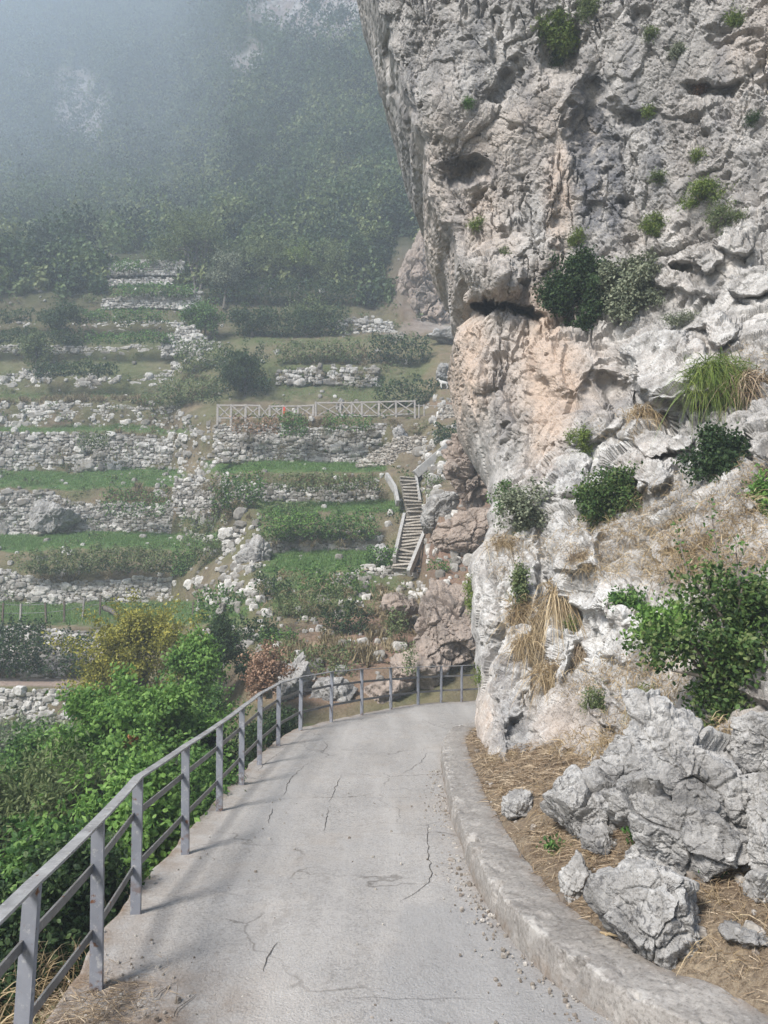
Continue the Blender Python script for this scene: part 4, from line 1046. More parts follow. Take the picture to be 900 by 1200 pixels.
def leaves_np(C, D, size, kind, nrm=None, nj=.65):
    """leaf blades at C (n,3) pointing along D (n,3)"""
    V0, F0 = kind; n = len(C)
    D = D / (np.linalg.norm(D, axis=1, keepdims=True) + 1e-9)
    up = (np.array([0, 0, 1.0]) if nrm is None else nrm) + rng.normal(0, nj, (n, 3))
    s = np.cross(D, up); s /= np.linalg.norm(s, axis=1, keepdims=True) + 1e-9
    u_ = np.cross(s, D)
    sz = np.broadcast_to(size, (n,))[:, None, None]
    V = C[:, None] + sz * (V0[None, :, 0:1] * s[:, None] + V0[None, :, 1:2] * D[:, None] + V0[None, :, 2:3] * u_[:, None])
    off_ = (np.arange(n) * len(V0))[:, None, None]
    return V.reshape(-1, 3), [(f[None] + off_).reshape(-1, f.shape[1]) for f in F0]


def crown_pts(n, r, lobes=7, shell=.55, seed=0, flat=0.):
    """points filling an uneven crown made of several lobes; returns points and outward directions"""
    rs = np.random.default_rng(seed + 991)
    r = np.array(r, float)
    lc = rs.normal(size=(lobes, 3)); lc /= np.linalg.norm(lc, axis=1, keepdims=True); lc *= rs.uniform(.3, .92, (lobes, 1))
    lr = rs.uniform(.17, .42, lobes)
    k = rng.integers(0, lobes, n)
    d = rng.normal(size=(n, 3)); d /= np.linalg.norm(d, axis=1, keepdims=True)
    t = shell + (1 - shell) * rng.random(n) ** .6
    hole = noise(lc[k] * 3 + d * 2.2, seed % 97)
    t = t * (1 + .5 * hole)
    P = lc[k] + d * (lr[k] * t)[:, None]
    # sprigs that stick out of the crown
    ns = 26; sd = rs.normal(size=(ns, 3)) + [0, -.2, .35]; sd /= np.linalg.norm(sd, axis=1, keepdims=True); sl_ = rs.uniform(.85, 1.3, ns)
    sp = np.nonzero(rng.random(n) < .22)[0]; j = rng.integers(0, ns, len(sp))
    P[sp] = sd[j] * (sl_[j] * rng.uniform(.5, 1, len(sp)))[:, None] + rng.normal(0, .035, (len(sp), 3))
    return P * r, d


def shrub(name, label, cat, c, r, n, leaf, mat, kind=LEAF_SIMPLE, lobes=8, stems=7, seed=1, group=None, cluster=5, droop=.1, stem_mat='twig', root=None, spread=.4):
    c = np.array(c, float); r = np.array(r, float); n = int(n * 1.6); leaf = leaf * .8
    rt = c - [0, 0, r[2] * .9] if root is None else np.array(root, float)
    e = empty(name, rt, label, cat, group)
    P, d = crown_pts(max(8, n // cluster), r, lobes, .5, seed)
    P = np.repeat(P, cluster, 0); d = np.repeat(d, cluster, 0)
    P = P + rng.normal(0, leaf * .9, P.shape)
    D = d * .35 + rng.normal(0, .7, d.shape) + [0, 0, -.1 - droop]
    V, F = leaves_np(P + c - rt, D, leaf * rng.uniform(.6, 1.3, len(P)), kind, d * .8 + P / r * .5 + [0, 0, .5])
    mesh('foliage', V, F, M[mat], e)
    if stems:
        mb = MB()
        for i in range(stems):
            q = P[rng.integers(0, len(P))] * rng.uniform(.7, 1.0) + c - rt
            b = rng.normal(0, .06, 3) * r; b[2] = 0
            m_ = b * .5 + q * .5 + rng.normal(0, .12, 3) * r
            tube(mb, resample(np.array([b, m_, q]), 7, 1), np.linspace(.035, .008, 7) * (r.mean() / .8) ** .7, 5)
        mb.build('stem', M[stem_mat], e)
    return e


def tree(name, label, c, r, n, leaf, mat, base, kind=LEAF_SIMPLE, lobes=12, seed=1, trunks=1, group='trees at the edge of the mist', cat='tree', tr=.11):
    c = np.array(c, float); b0 = np.array(base, float); r = np.array(r, float)
    e = empty(name, b0, label, cat, group)
    P, d = crown_pts(n // 5, r, lobes, .45, seed)
    P = np.repeat(P, 5, 0) + rng.normal(0, leaf * .8, (len(P) * 5, 3)); d = np.repeat(d, 5, 0)
    V, F = leaves_np(P + c - b0, d * .3 + rng.normal(0, .7, d.shape) + [0, 0, -.15], leaf * rng.uniform(.6, 1.3, len(P)), kind, d * .8 + P / r * .6 + [0, 0, .5])
    mesh('crown', V, F, M[mat], e)
    mb = MB()
    for k in range(trunks):
        f = rng.normal(0, .15, 3) * [1, 1, 0] * (trunks > 1)
        top = c - b0 + rng.normal(0, .3, 3) * r * (trunks > 1)
        pts = np.array([f, f * .6 + (top) * .45 + rng.normal(0, .05, 3) * r, top]); pts = resample(pts, 8, 1)
        tube(mb, pts, np.linspace(tr, tr * .4, 8), 7)
        for i in range(6):
            s0 = pts[rng.integers(4, 8)]; q = P[rng.integers(0, len(P))] * .85 + c - b0
            tube(mb, resample(np.array([s0, (s0 + q) / 2 + [0, 0, .1 * r[2]], q]), 5), np.linspace(tr * .45, tr * .12, 5), 5)
    mb.build('trunk', M['bark'], e, True)
    return e


def px2m(p, Y): return p * Y / FOC


# --- shrubs and hedges on the terraces
def band(name, label, x0, x1, y0, y1, Y, mat, leaf=.11, dens=1.0, depth=.5, group='brambles and hedges on the terraces', cat='bramble', seed=0, kind=LEAF_SIMPLE, edge=.35, sl=0.0, cover=.0):
    """a low tangle of brambles hanging along a terrace edge, uneven in height"""
    ppm = FOC / Y
    n = int((x1 - x0) * (y1 - y0) / ppm ** 2 / leaf ** 2 * 7.5 * dens)
    x = rng.uniform(x0, x1, n); v = rng.random(n)
    q = np.stack([x / 14, np.full(n, seed * 3.1), v * 0], -1)
    hgt = 1.0 + .4 * noise(q, 5) + .4 * noise(q * 2.7, 6)
    lowv = .15 * noise(q * 1.9 + 7, 8) + .25 * noise(q * 4.1 + 3, 9)
    y = y1 + (lowv * .6) * (y1 - y0) - (y1 - y0) * hgt * v + sl * (x - x0)
    ends = np.minimum((x - x0), (x1 - x)) / max(8, (x1 - x0) * .12)
    keep = (rng.random(n) < np.clip(ends, .15, 1)) & (noise(np.stack([x / 9, y / 9, np.full(n, seed)], -1), 12) > -.30 + cover)
    x, y, v = x[keep], y[keep], v[keep]
    bulge = depth * (.35 + .65 * np.sin(v * PI)) * rng.uniform(.2, 1.0, len(x))
    y = y + warp(x, y)
    C = at(x, y, Y - .42 - bulge + .35 * noise(np.stack([x / 12, y / 12, 0 * x], -1), 13))
    D = rng.normal(0, .7, C.shape) + [0, -.3, -.1]
    V, F = leaves_np(C, D, leaf * rng.uniform(.6, 1.35, len(C)), kind, np.array([0, -.7, .7]))
    return tag(mesh(name, V, F, M[mat]), label, cat, group)


band('bramble_hedge', 'long bramble hedge hanging over the white stone wall, below the brightest grass strip', 14, 266, 643, 670, 33.3, 'leaf_olive', .10, 1.3, .6, seed=1)
band('bramble_hedge', 'darker green bramble clump at the right end of the long hanging hedge', 200, 264, 640, 674, 33.0, 'leaf_green', .10, 1.0, .7, seed=2)
band('bramble_hedge', 'dark bushes over the wall just above the dirt track', -60, 62, 728, 788, 26.8, 'leaf_dark', .10, 1.2, .8, seed=3)
band('bramble_hedge', 'small dark bush on the wall left of the yellow tree', 66, 112, 742, 792, 26.8, 'leaf_dark', .10, .8, .6, seed=4)
band('bramble_hedge', 'dark hanging hedge under the grey slab wall, left of the stone scree', 30, 142, 424, 440, 46.3, 'leaf_dark', .16, 1.3, .8, seed=5)
band('bramble_hedge', 'green hedge row above the upper stone wall, left of the round tree', 100, 206, 390, 404, 48.4, 'leaf_green', .15, 1.2, .7, seed=6)
band('bramble_hedge', 'dim hedge row fading into mist at the left edge', -60, 110, 388, 404, 48.6, 'leaf_dark', .15, 1.2, .7, seed=7)
band('bramble_hedge', 'green hedge between two thin walls, below the slim trunks', 70, 200, 362, 378, 50.3, 'leaf_green', .15, 1.2, .7, seed=8)
band('bramble_hedge', 'hazy hedge at the left edge, one terrace below the highest walls', -60, 76, 364, 378, 50.4, 'leaf_dark', .15, 1.2, .7, seed=9)
band('bramble_hedge', 'hedge row just under the slim tree trunks', 130, 232, 333, 347, 53, 'leaf_green', .18, 1.4, .9, seed=10)
band('bramble_hedge', 'highest green hedge row under the misty trees', 130, 178, 305, 318, 55, 'leaf_green', .18, 1.4, .9, seed=11)
band('bramble_hedge', 'thick green bramble bed hanging in the middle, above the lowest middle wall', 300, 446, 601, 634, 29.9, 'leaf_green', .10, 1.4, .8, seed=12)
band('bramble_hedge', 'lighter bramble clump within the middle bed', 318, 372, 600, 628, 29.5, 'leaf_bright', .09, .8, .6, seed=13)
band('bramble_hedge', 'green bramble clump on the middle wall beside the rubble wall end', 246, 312, 553, 596, 32.5, 'leaf_green', .11, 1.2, .8, seed=14)
band('bramble_hedge', 'brown and green scrub over the middle wall, left of the stairs', 312, 452, 553, 574, 32.5, 'leaf_olive', .11, .8, .6, seed=15)
band('bramble_hedge', 'green creeper patch hanging below the rustic fence', 325, 362, 488, 512, 35.6, 'leaf_green', .11, 1.2, .5, seed=16)
band('bramble_hedge', 'scattered green tufts below the right half of the rustic fence', 378, 440, 488, 504, 35.7, 'leaf_green', .11, .7, .5, seed=17)
band('bramble_hedge', 'pinkish brown dry scrub below the left half of the rustic fence', 268, 330, 490, 508, 35.7, 'leaf_dry', .11, .5, .4, seed=18, cover=.1)
band('bramble_hedge', 'dark scrub on the slope right of the rustic fence end', 505, 548, 495, 522, 34, 'leaf_dark', .12, 1.2, .6, seed=19)
band('bramble_hedge', 'dark green scrub left of the goat, above the fence end', 436, 526, 445, 478, 41.5, 'leaf_dark', .15, 1.1, .9, seed=20)
band('bramble_hedge', 'dull scrub row above the upper brown slope, right of the big dark bush', 320, 430, 400, 425, 45.5, 'leaf_olive', .15, 1.2, .9, seed=21)
band('bramble_hedge', 'dusky scrub under the shadowed cliff', 428, 508, 395, 425, 45.5, 'leaf_dark', .16, 1.2, .9, seed=22)
band('bramble_hedge', 'dark scrub row between the trunks and the big dark bush', 285, 410, 362, 392, 50, 'leaf_dark', .18, 1.4, 1.0, seed=23)
band('bramble_hedge', 'green scrub at the left, under the ragged wall with dry grass', 180, 262, 445, 474, 44.6, 'leaf_olive', .15, 1.0, .8, seed=24)
band('bramble_hedge', 'low weeds along the foot of the tall rough wall', 88, 130, 508, 526, 41.2, 'leaf_olive', .12, 1.0, .4, seed=25)
band('bramble_hedge', 'small green weeds in the brown bank beside the big grey boulder', 115, 200, 572, 604, 36.9, 'leaf_green', .11, .5, .4, seed=26, cover=.12)
band('bramble_hedge', 'dark green slope shrub below the pale outcrop', 296, 345, 672, 722, 25.3, 'leaf_dark', .09, 1.0, .6, seed=27)
band('bramble_hedge', 'green slope shrub in the middle under the lowest middle wall', 345, 430, 664, 696, 25.2, 'leaf_green', .09, 1.2, .6, seed=28)
band('bramble_hedge', 'dark green shrub on the slope above the far railing', 376, 438, 710, 758, 22.4, 'leaf_dark', .08, 1.2, .7, seed=29)
band('bramble_hedge', 'small green shrub left of the two toned rock', 300, 352, 738, 772, 21.5, 'leaf_green', .08, .9, .6, seed=30)
band('bramble_hedge', 'grass like weeds on the slope beside the two toned rock', 450, 478, 712, 745, 21.0, 'leaf_olive', .08, .8, .5, seed=31)
band('bramble_hedge', 'green plants spreading on the terrace left of the pale outcrop', 225, 300, 690, 730, 25.5, 'leaf_green', .09, .9, .5, seed=32)
band('bramble_hedge', 'greyish scrub at the lower left, under the lowest stone wall', -60, 86, 842, 890, 22.5, 'leaf_grey', .09, 1.2, 1.0, seed=33)
band('bramble_hedge', 'dark plants growing on the stair edge', 494, 503, 590, 606, 29.4, 'leaf_dark', .08, 1.0, .4, seed=34)
band('bramble_hedge', 'green shrub beside the white boulder at the stair foot', 424, 468, 640, 664, 27.6, 'leaf_green', .09, 1.1, .5, seed=35)
band('bramble_hedge', 'dry grass and weeds at the top of the lowest middle wall', 300, 370, 588, 604, 31.3, 'leaf_olive', .10, .6, .5, seed=36)
band('bramble_hedge', 'tiny green plants on the red brown soil below the stairs', 500, 530, 655, 668, 21.8, 'leaf_green', .06, .7, .3, seed=37)
band('bramble_hedge', 'green plants at the cliff foot above the far railing', 548, 560, 700, 730, 17.6, 'leaf_green', .05, .6, .3, seed=38)
band('bramble_hedge', 'green weed clump below the far railing top bar', 470, 490, 752, 790, 18.2, 'leaf_olive', .05, .7, .3, seed=39)

band('bramble_hedge', 'long dark thicket added for the dark gap behind the slim trunks of the misty trees', 232, 420, 328, 358, 54.6, 'leaf_dark', .2, 1.3, 1.0, seed=40)  # dark leaves stand in for the shaded gap under the trees
band('bramble_hedge', 'dull scrub on the bank between the round tree and the big dark bush', 205, 262, 398, 440, 46.5, 'leaf_olive', .15, .8, .7, seed=42)
band('bramble_hedge', 'dark weeds on the bank under the slanting concrete parapet', 494, 526, 556, 590, 30.4, 'leaf_olive', .09, .9, .4, seed=46, cover=.05)
band('bramble_hedge', 'patchy weeds on the broken bank between left and middle grass strips', 208, 268, 600, 660, 31.5, 'leaf_olive', .10, .5, .5, seed=44, cover=.12)
band('bramble_hedge', 'ragged green scrub trailing down the slope below the lowest middle terrace', 300, 420, 752, 800, 19.6, 'leaf_olive', .07, .5, .4, seed=45, cover=.14)
band('bramble_hedge', 'low green brush on the slope under the lowest middle terrace', 316, 420, 690, 724, 23.6, 'leaf_olive', .08, 1.0, .6, seed=47)
band('bramble_hedge', 'dark brush between the pale outcrop and the dead brown shrub', 268, 330, 722, 770, 21.8, 'leaf_dark', .08, .9, .6, seed=48)
# --- trees on the terraces
tree('bush_tree', 'big dark bushy tree beside the left end of the rustic fence', at(286, 440, 43.2), (2.15, 1.9, 1.95), 9000, .13, 'leaf_dark', at(286, 474, 43), seed=11, lobes=14)
tree('round_tree', 'small round green tree with a short trunk on the pale scree', at(240, 374, 49), (1.55, 1.4, 1.15), 4200, .15, 'leaf_green', at(241, 398, 49), seed=12)
tree('pale_tree', 'wide pale tree with several slim trunks at the edge of the mist', at(222, 292, 56), (3.6, 2.6, 2.9), 8500, .17, 'leaf_olive', at(232, 352, 54), seed=13, trunks=4, lobes=16)
tree('grey_tree', 'grey green tree with drooping clumps, right of the pale wide tree', at(268, 318, 54), (1.9, 1.7, 2.1), 5200, .16, 'leaf_grey', at(262, 362, 53), seed=14, lobes=14)
tree('pale_tree', 'light green tree in front of the dark gap between trunks', at(312, 300, 56), (2.5, 2.2, 2.7), 6000, .17, 'leaf_olive', at(300, 352, 54.5), seed=15, trunks=3, lobes=13)
tree('pale_tree', 'yellowish green leaning tree with one bent trunk', at(352, 308, 56), (1.9, 1.8, 1.9), 5200, .17, 'leaf_lime', at(348, 352, 55), seed=16, lobes=12)
tree('pale_tree', 'spreading light tree right of the leaning tree', at(385, 325, 56), (2.2, 1.9, 2.6), 6000, .17, 'leaf_olive', at(385, 366, 55), seed=17, lobes=12)
tree('misty_tree', 'faint tree with thin pale trunks standing in mist at the left', at(112, 322, 57), (2.4, 2.0, 2.2), 5000, .18, 'leaf_olive', at(118, 354, 54.5), seed=18, trunks=2, lobes=12)
tree('misty_tree', 'dim feathery tree in mist in front of the left hedges', at(72, 376, 49), (1.2, 1.1, 1.6), 3000, .16, 'leaf_dark', at(72, 402, 48.5), seed=19)
tree('misty_tree', 'pale wispy shrub tree over the slab wall at the left', at(42, 408, 47), (1.1, .9, 1.4), 2600, .16, 'leaf_olive', at(42, 440, 46.5), seed=20)
tree('misty_tree', 'large dim dark tree in fog at the left edge', at(20, 312, 57), (3.0, 2.2, 2.3), 6000, .2, 'leaf_dark', at(20, 352, 55), seed=21, lobes=14)
tree('misty_tree', 'dark tree mass behind the spreading light tree', at(430, 300, 58), (2.8, 2.4, 3.6), 8000, .2, 'leaf_dark', at(430, 350, 57), seed=22, lobes=14)
tree('misty_tree', 'small dark tree right of the hedges below the trunks', at(296, 378, 49.5), (1.7, 1.4, 1.1), 3600, .16, 'leaf_dark', at(296, 394, 49), seed=23)
tree('pale_tree', 'greenish low tree spreading above the upper brown slope', at(372, 372, 50.5), (2.2, 1.6, 1.3), 4600, .16, 'leaf_olive', at(372, 392, 50), seed=24)

# --- the wood on the mountain: one mass
def forest():
    protos = []
    for k in range(9):
        P, d = crown_pts(620, (1, 1, 1.15), 13, .84, 300 + k)
        P0 = P; P = P[(P * d).sum(1) > -.2]
        d = d[(P0 * d).sum(1) > -.2]; protos.append((P, rng.normal(0, .7, P.shape) + [0, 0, -.3], d * .8 + P * .6 + [0, 0, .4]))
    Vs, Fs, As, n0 = [], [], [], 0
    N = 20000
    x = rng.uniform(-330, 600, N); y = rng.uniform(-55, 362, N)
    D = depth_at(x, y)
    jx = np.clip(((x[:, None] - gx[None]) ** 2).argmin(1), 0, len(gx) - 1)
    jy = np.clip(((y[:, None] - gy[None]) ** 2).argmin(1), 0, len(gy) - 1)
    base = TP[jy, jx]
    ok = rng.random(N) < np.clip((D / 300) ** 2, .17, 1)
    inrock = rockz[jy, jx] > .3
    y_ = y + 14 * noise(np.stack([x / 40, y / 60, 0 * x], -1), 41)
    lim = np.where(x < 125, 348, np.where(x < 205, 300, np.where(x < 420, 338, 370)))
    terr = y_ > lim
    ok &= ~(inrock & (rng.random(N) < .9)) & ~terr & ~((x > 455) & (y > 285))
    for i in np.nonzero(ok)[0]:
        P, Dd, Nn = protos[rng.integers(0, 9)]
        s = rng.uniform(1.2, 3.6) * np.clip(D[i] / 95, .75, 2.0); a = rng.uniform(0, 2 * PI)
        c, s_ = math.cos(a), math.sin(a)
        R = np.array([[c, -s_, 0], [s_, c, 0], [0, 0, 1]])
        m = int(len(P) * np.clip(95 / D[i], .3, 1) * (.55 if y[i] > 300 else 1)); k = rng.permutation(len(P))[:m]
        if y[i] > 300: s *= .6
        C = (P[k] @ R.T) * s * [1, 1, rng.uniform(.9, 1.35)] + base[i] + [0, 0, s * .75]
        V, F = leaves_np(C, Dd[k] @ R.T, rng.uniform(.24, .6, m) * np.clip(D[i] / 100, .8, 2.2), LEAF_SIMPLE, Nn[k] @ R.T, .22)
        Vs.append(V); Fs.append(F[0] + n0); n0 += len(V)
        As.append(np.full(len(V), np.clip(rng.normal(.5, .34), 0, 1)))
    o = mesh('forest', np.concatenate(Vs), [np.concatenate(Fs)], M['forest'], attrs=dict(tint=np.concatenate(As)))
    tag(o, 'dense green wood covering the mountain side, fading into mist', 'forest', kind='stuff')


forest()


# --- grass of the terraces, dry grass, straw: nobody could count them
def grass_strip(lst, name, label, mat, h, per=420, tilt=.35, ragged=.1):
    C = []
    for x0, x1, y0, y1, dens in lst:
        xm, ym = (x0 + x1) / 2, (y0 + y1) / 2
        n = int((x1 - x0) * (y1 - y0) * per / 100 * dens)
        x = rng.uniform(x0, x1, n); y = rng.uniform(y0, y1, n)
        ex = np.minimum(x - x0, x1 - x) / (18 + .12 * (x1 - x0)); ey = np.minimum(y - y0, y1 - y) / (2 + .3 * (y1 - y0))
        k = noise(np.stack([x / 11, y / 5, 0 * x], -1), 33) + .5 * noise(np.stack([x / 31, y / 14, 0 * x], -1), 34) > ragged - .6 * np.minimum(1, np.minimum(ex, ey))
        x, y = x[k], y[k]; y = y + warp(x, y)
        jx = np.searchsorted(gx, x).clip(0, len(gx) - 1); jy = np.searchsorted(-gy, -y).clip(0, len(gy) - 1)
        C.append(TP[jy, jx] + rng.normal(0, .05, (len(x), 3)) * [1, 1, 0])
    C = np.concatenate(C); n = len(C)
    D = rng.normal(0, tilt, (n, 3)) + [0, 0, 1]
    V0 = (LEAF_TRI[0] * [.22, 1, 1], LEAF_TRI[1])
    V, F = leaves_np(C, D, h * rng.uniform(.5, 1.5, n), V0)
    tag(mesh(name, V, F, M[mat]), label, 'grass', kind='stuff')


grass_strip([(-320, 212, 551, 573, 1.2), (-320, 270, 624, 643, 1.4), (240, 452, 540, 553, 1.5), (300, 470, 587, 602, 1.3), (310, 470, 644, 670, 1.3), (-320, 290, 705, 732, .8), (-320, 220, 500, 508, 1.2),
             (-60, 90, 848, 900, .5), (300, 440, 668, 720, .3), (-320, 250, 460, 470, .6), (280, 460, 395, 405, .6), (330, 460, 430, 470, .3)], 'terrace_grass', 'short green grass growing on the terrace strips', 'grass', .095)
grass_strip([(100, 215, 571, 600, .8), (-320, 250, 463, 478, .9), (260, 420, 492, 510, .8), (320, 460, 405, 432, .9), (60, 240, 505, 525, .5), (30, 120, 674, 690, .8), (420, 560, 690, 760, .5), (330, 450, 556, 575, .6),
             (300, 480, 750, 790, .5), (190, 300, 560, 620, .35), (180, 260, 440, 475, .5), (-320, 150, 790, 797, 1)], 'dry_terrace_grass', 'dry brownish grass on the terrace walls and slopes', 'straw_terrace', .26, ragged=.55, tilt=.6)

# --- shrubs below the railing, left
GL = 'shrubs below the railing'
shrub('locust_shrub', 'bright green feathery shrub rising behind the railing, below the yellow tree', 'shrub', at(165, 862, 10.2), (1.15, .9, .72), 15000, .085, 'leaf_bright', LEAF_FULL, 14, 9, 1, GL)
shrub('locust_shrub', 'bright green shrub with broad leaves just outside the nearest posts', 'shrub', at(150, 985, 6.9), (.62, .5, .62), 7000, .075, 'leaf_bright', LEAF_FULL, 10, 8, 2, GL)
shrub('olive_shrub', 'dull green long-leaved bush at the left edge, level with the top rail', 'shrub', at(40, 955, 7.8), (.75, .7, .62), 8500, .10, 'leaf_olive', LEAF_LANCE, 10, 8, 3, GL)
shrub('leafy_shrub', 'mixed green bush filling the corner left of the nearest posts', 'shrub', at(40, 1050, 5.6), (.55, .5, .48), 7000, .062, 'leaf_green', LEAF_FULL, 10, 8, 4, GL)
shrub('leafy_shrub', 'dark green thicket below the path edge between the third and fifth posts', 'shrub', at(215, 960, 8.0), (.60, .6, .62), 7500, .06, 'leaf_green', LEAF_FULL, 10, 9, 5, GL)
shrub('twiggy_shrub', 'twiggy dark thicket behind the middle railing posts', 'shrub', at(268, 890, 10.6), (.62, .6, .50), 5200, .06, 'leaf_dark', LEAF_FULL, 9, 22, 6, GL)
shrub('leafy_shrub', 'dark low shrub under the railing just before the bend', 'shrub', at(322, 855, 13.4), (.62, .7, .42), 4200, .06, 'leaf_dark', LEAF_FULL, 9, 12, 7, GL)
shrub('locust_shrub', 'young bright sapling tips in front of the dark shrub, right of the yellow tree', 'shrub', at(228, 782, 13.6), (.52, .4, .62), 3400, .085, 'leaf_bright', LEAF_FULL, 9, 6, 8, GL)
shrub('leafy_shrub', 'green leafy shrub at the left edge above the dull long-leaved bush', 'shrub', at(50, 898, 11.5), (.95, .8, .55), 7500, .075, 'leaf_green', LEAF_FULL, 10, 8, 9, GL)
shrub('leafy_shrub', 'deep green bush at the lower left behind the nearest post', 'shrub', at(95, 1070, 5.0), (.40, .4, .46), 5200, .055, 'leaf_dark', LEAF_FULL, 9, 8, 10, GL)
shrub('leafy_shrub', 'bright leaved bush between the railing and the feathery shrub', 'shrub', at(225, 905, 10.0), (.60, .6, .45), 5200, .07, 'leaf_bright', LEAF_FULL, 9, 8, 15, GL)
shrub('leafy_shrub', 'dark green shrub filling the hollow left of the second post', 'shrub', at(20, 1120, 4.5), (.45, .4, .38), 5200, .05, 'leaf_dark', LEAF_FULL, 9, 8, 16, GL)
shrub('yellow_tree', 'yellow leaved small tree in front of the dirt track', 'tree', at(168, 768, 19.2), (2.0, 1.3, 1.35), 15000, .095, 'leaf_yellow', LEAF_SIMPLE, 13, 12, 11, 'shrubs on the lower slope', stem_mat='bark')
shrub('yellow_tree', 'low orange yellow branch clump at the left foot of the yellow tree', 'shrub', at(112, 818, 18.5), (.75, .6, .45), 2600, .09, 'leaf_yellow', LEAF_SIMPLE, 8, 5, 12, 'shrubs on the lower slope')
shrub('dark_shrub', 'dark shrub right of the yellow tree', 'shrub', at(258, 772, 18.8), (.78, .7, .95), 6000, .085, 'leaf_dark', LEAF_SIMPLE, 10, 8, 13, 'shrubs on the lower slope')
shrub('dry_shrub', 'dead shrub with curled brown leaves behind the railing', 'shrub', at(314, 788, 16.8), (.62, .5, .62), 4200, .08, 'leaf_dry', LEAF_SIMPLE, 9, 12, 14, 'shrubs on the lower slope')
shrub('leafy_shrub', 'grey green shrub between the dark shrub and the brown dead shrub', 'shrub', at(240, 830, 15.5), (.95, .7, .55), 6000, .075, 'leaf_green', LEAF_SIMPLE, 9, 8, 17, 'shrubs on the lower slope')
rd_ = MB(); Pq, dq = crown_pts(18, (.09, .05, .10), 4, .5, 5)
V, F = leaves_np(Pq, dq + [.3, 0, .9], .075 * rng.uniform(.7, 1.3, len(Pq)), LEAF_FULL)
o = mesh('withered_sprig', V, F, M['leaf_rust']); o.location = at(150, 873, 9.25); tag(o, 'rust brown withered sprig on the bright green shrub', 'sprig')

# --- shrubs on the rock face
GC = 'plants rooted on the rock face'


def cshrub(name, label, x, y, rx, ry, n, leaf, mat, kind=LEAF_SIMPLE, lobes=8, stems=6, seed=1, cat='shrub', fwd=.35, cluster=5, depth=.7):
    h = cliff_hit(x, y); Y = h[1]
    R = (px2m(rx, Y), px2m((rx + ry) / 2 * depth, Y), px2m(ry, Y))
    c = at(x, y, Y - R[1] * fwd)
    return shrub(name, label, cat, c, R, n, leaf, mat, kind, lobes, stems, seed, GC, cluster, root=h - [0, 0, R[2] * .5])


cshrub('evergreen_shrub', 'large dark green shrub high on the cliff beside the pale slab', 682, 342, 44, 52, 9000, .075, 'leaf_dark', LEAF_FULL, 10, 12, 31)
cshrub('evergreen_shrub', 'silvery green shrub joined to the right of the large dark one', 742, 340, 40, 46, 6000, .07, 'leaf_grey', LEAF_FULL, 10, 14, 32)
cshrub('evergreen_shrub', 'dark green shrub on dry grass under the drooping grass clump', 840, 548, 34, 48, 5200, .055, 'leaf_dark', LEAF_FULL, 9, 8, 33)
cshrub('evergreen_shrub', 'wide green shrub in the middle of the cliff below the cracked white blocks', 724, 582, 58, 33, 6500, .058, 'leaf_mixed', LEAF_FULL, 10, 8, 34)
cshrub('twiggy_shrub', 'sparse grey green twiggy shrub at the corner of the rock', 622, 598, 42, 32, 3600, .055, 'leaf_grey', LEAF_FULL, 9, 34, 35)
cshrub('evergreen_shrub', 'small green shrub hugging the corner next to the twiggy one', 592, 585, 20, 20, 1400, .05, 'leaf_green', LEAF_FULL, 6, 6, 36)
cshrub('broadleaf_bush', 'big broad-leaved green bush leaning out at the right edge', 856, 765, 92, 90, 9500, .050, 'leaf_mixed', LEAF_FULL, 20, 70, 37, fwd=.5)
cshrub('broadleaf_bush', 'light green leafy shoots on the left side of the broad-leaved bush', 782, 745, 42, 46, 2600, .055, 'leaf_bright', LEAF_FULL, 9, 12, 38)
cshrub('broadleaf_bush', 'low leafy sprays on the rock between the wide shrub and the broad-leaved bush', 745, 706, 34, 18, 1300, .05, 'leaf_green', LEAF_FULL, 6, 6, 39)
cshrub('creeper', 'green creeper hanging in the cleft of the lower rock', 609, 690, 11, 26, 1400, .045, 'leaf_olive', LEAF_FULL, 6, 3, 40)
cshrub('creeper', 'yellow green tuft on the outer corner of the lower rock', 552, 694, 8, 22, 900, .05, 'leaf_lime', LEAF_LANCE, 5, 2, 41)
cshrub('creeper', 'narrow green plant in the crack above the wide shrub', 680, 514, 12, 18, 1000, .05, 'leaf_lime', LEAF_LANCE, 5, 2, 42)
cshrub('creeper', 'green weeds in the gully beside the smooth pinkish rock', 703, 832, 15, 26, 1300, .035, 'leaf_olive', LEAF_LANCE, 6, 3, 43)
cshrub('cliff_plant', 'yellow green shrub clinging near the top of the cliff', 655, 38, 26, 24, 3600, .075, 'leaf_lime', LEAF_LANCE, 8, 6, 44)
cshrub('cliff_plant', 'straw coloured tuft right of the topmost yellow green shrub', 692, 14, 16, 20, 1500, .075, 'leaf_olive', LEAF_LANCE, 6, 4, 45)
cshrub('cliff_plant', 'dark tuft hanging below the topmost yellow green shrub', 652, 72, 10, 12, 700, .06, 'leaf_dark', LEAF_LANCE, 5, 3, 46)
cshrub('cliff_plant', 'wide yellow green plant on the rubbly upper right rock', 826, 230, 38, 17, 2600, .06, 'leaf_lime', LEAF_LANCE, 8, 6, 47)
cshrub('cliff_plant', 'mixed green plant hanging right of the wide yellow green one', 848, 252, 24, 22, 1600, .055, 'leaf_olive', LEAF_LANCE, 7, 6, 48)
cshrub('cliff_plant', 'round green cushion plant above the silvery shrub', 765, 262, 15, 15, 1400, .055, 'leaf_lime', LEAF_LANCE, 6, 3, 49)
cshrub('cliff_plant', 'little yellow green cushion left of the round cushion plant, lower on the overhang', 560, 262, 13, 8, 700, .055, 'leaf_lime', LEAF_LANCE, 5, 2, 50)
cshrub('cliff_plant', 'tiny green tuft below the dark hollow of the overhang', 588, 296, 8, 9, 400, .05, 'leaf_olive', LEAF_LANCE, 4, 2, 51)
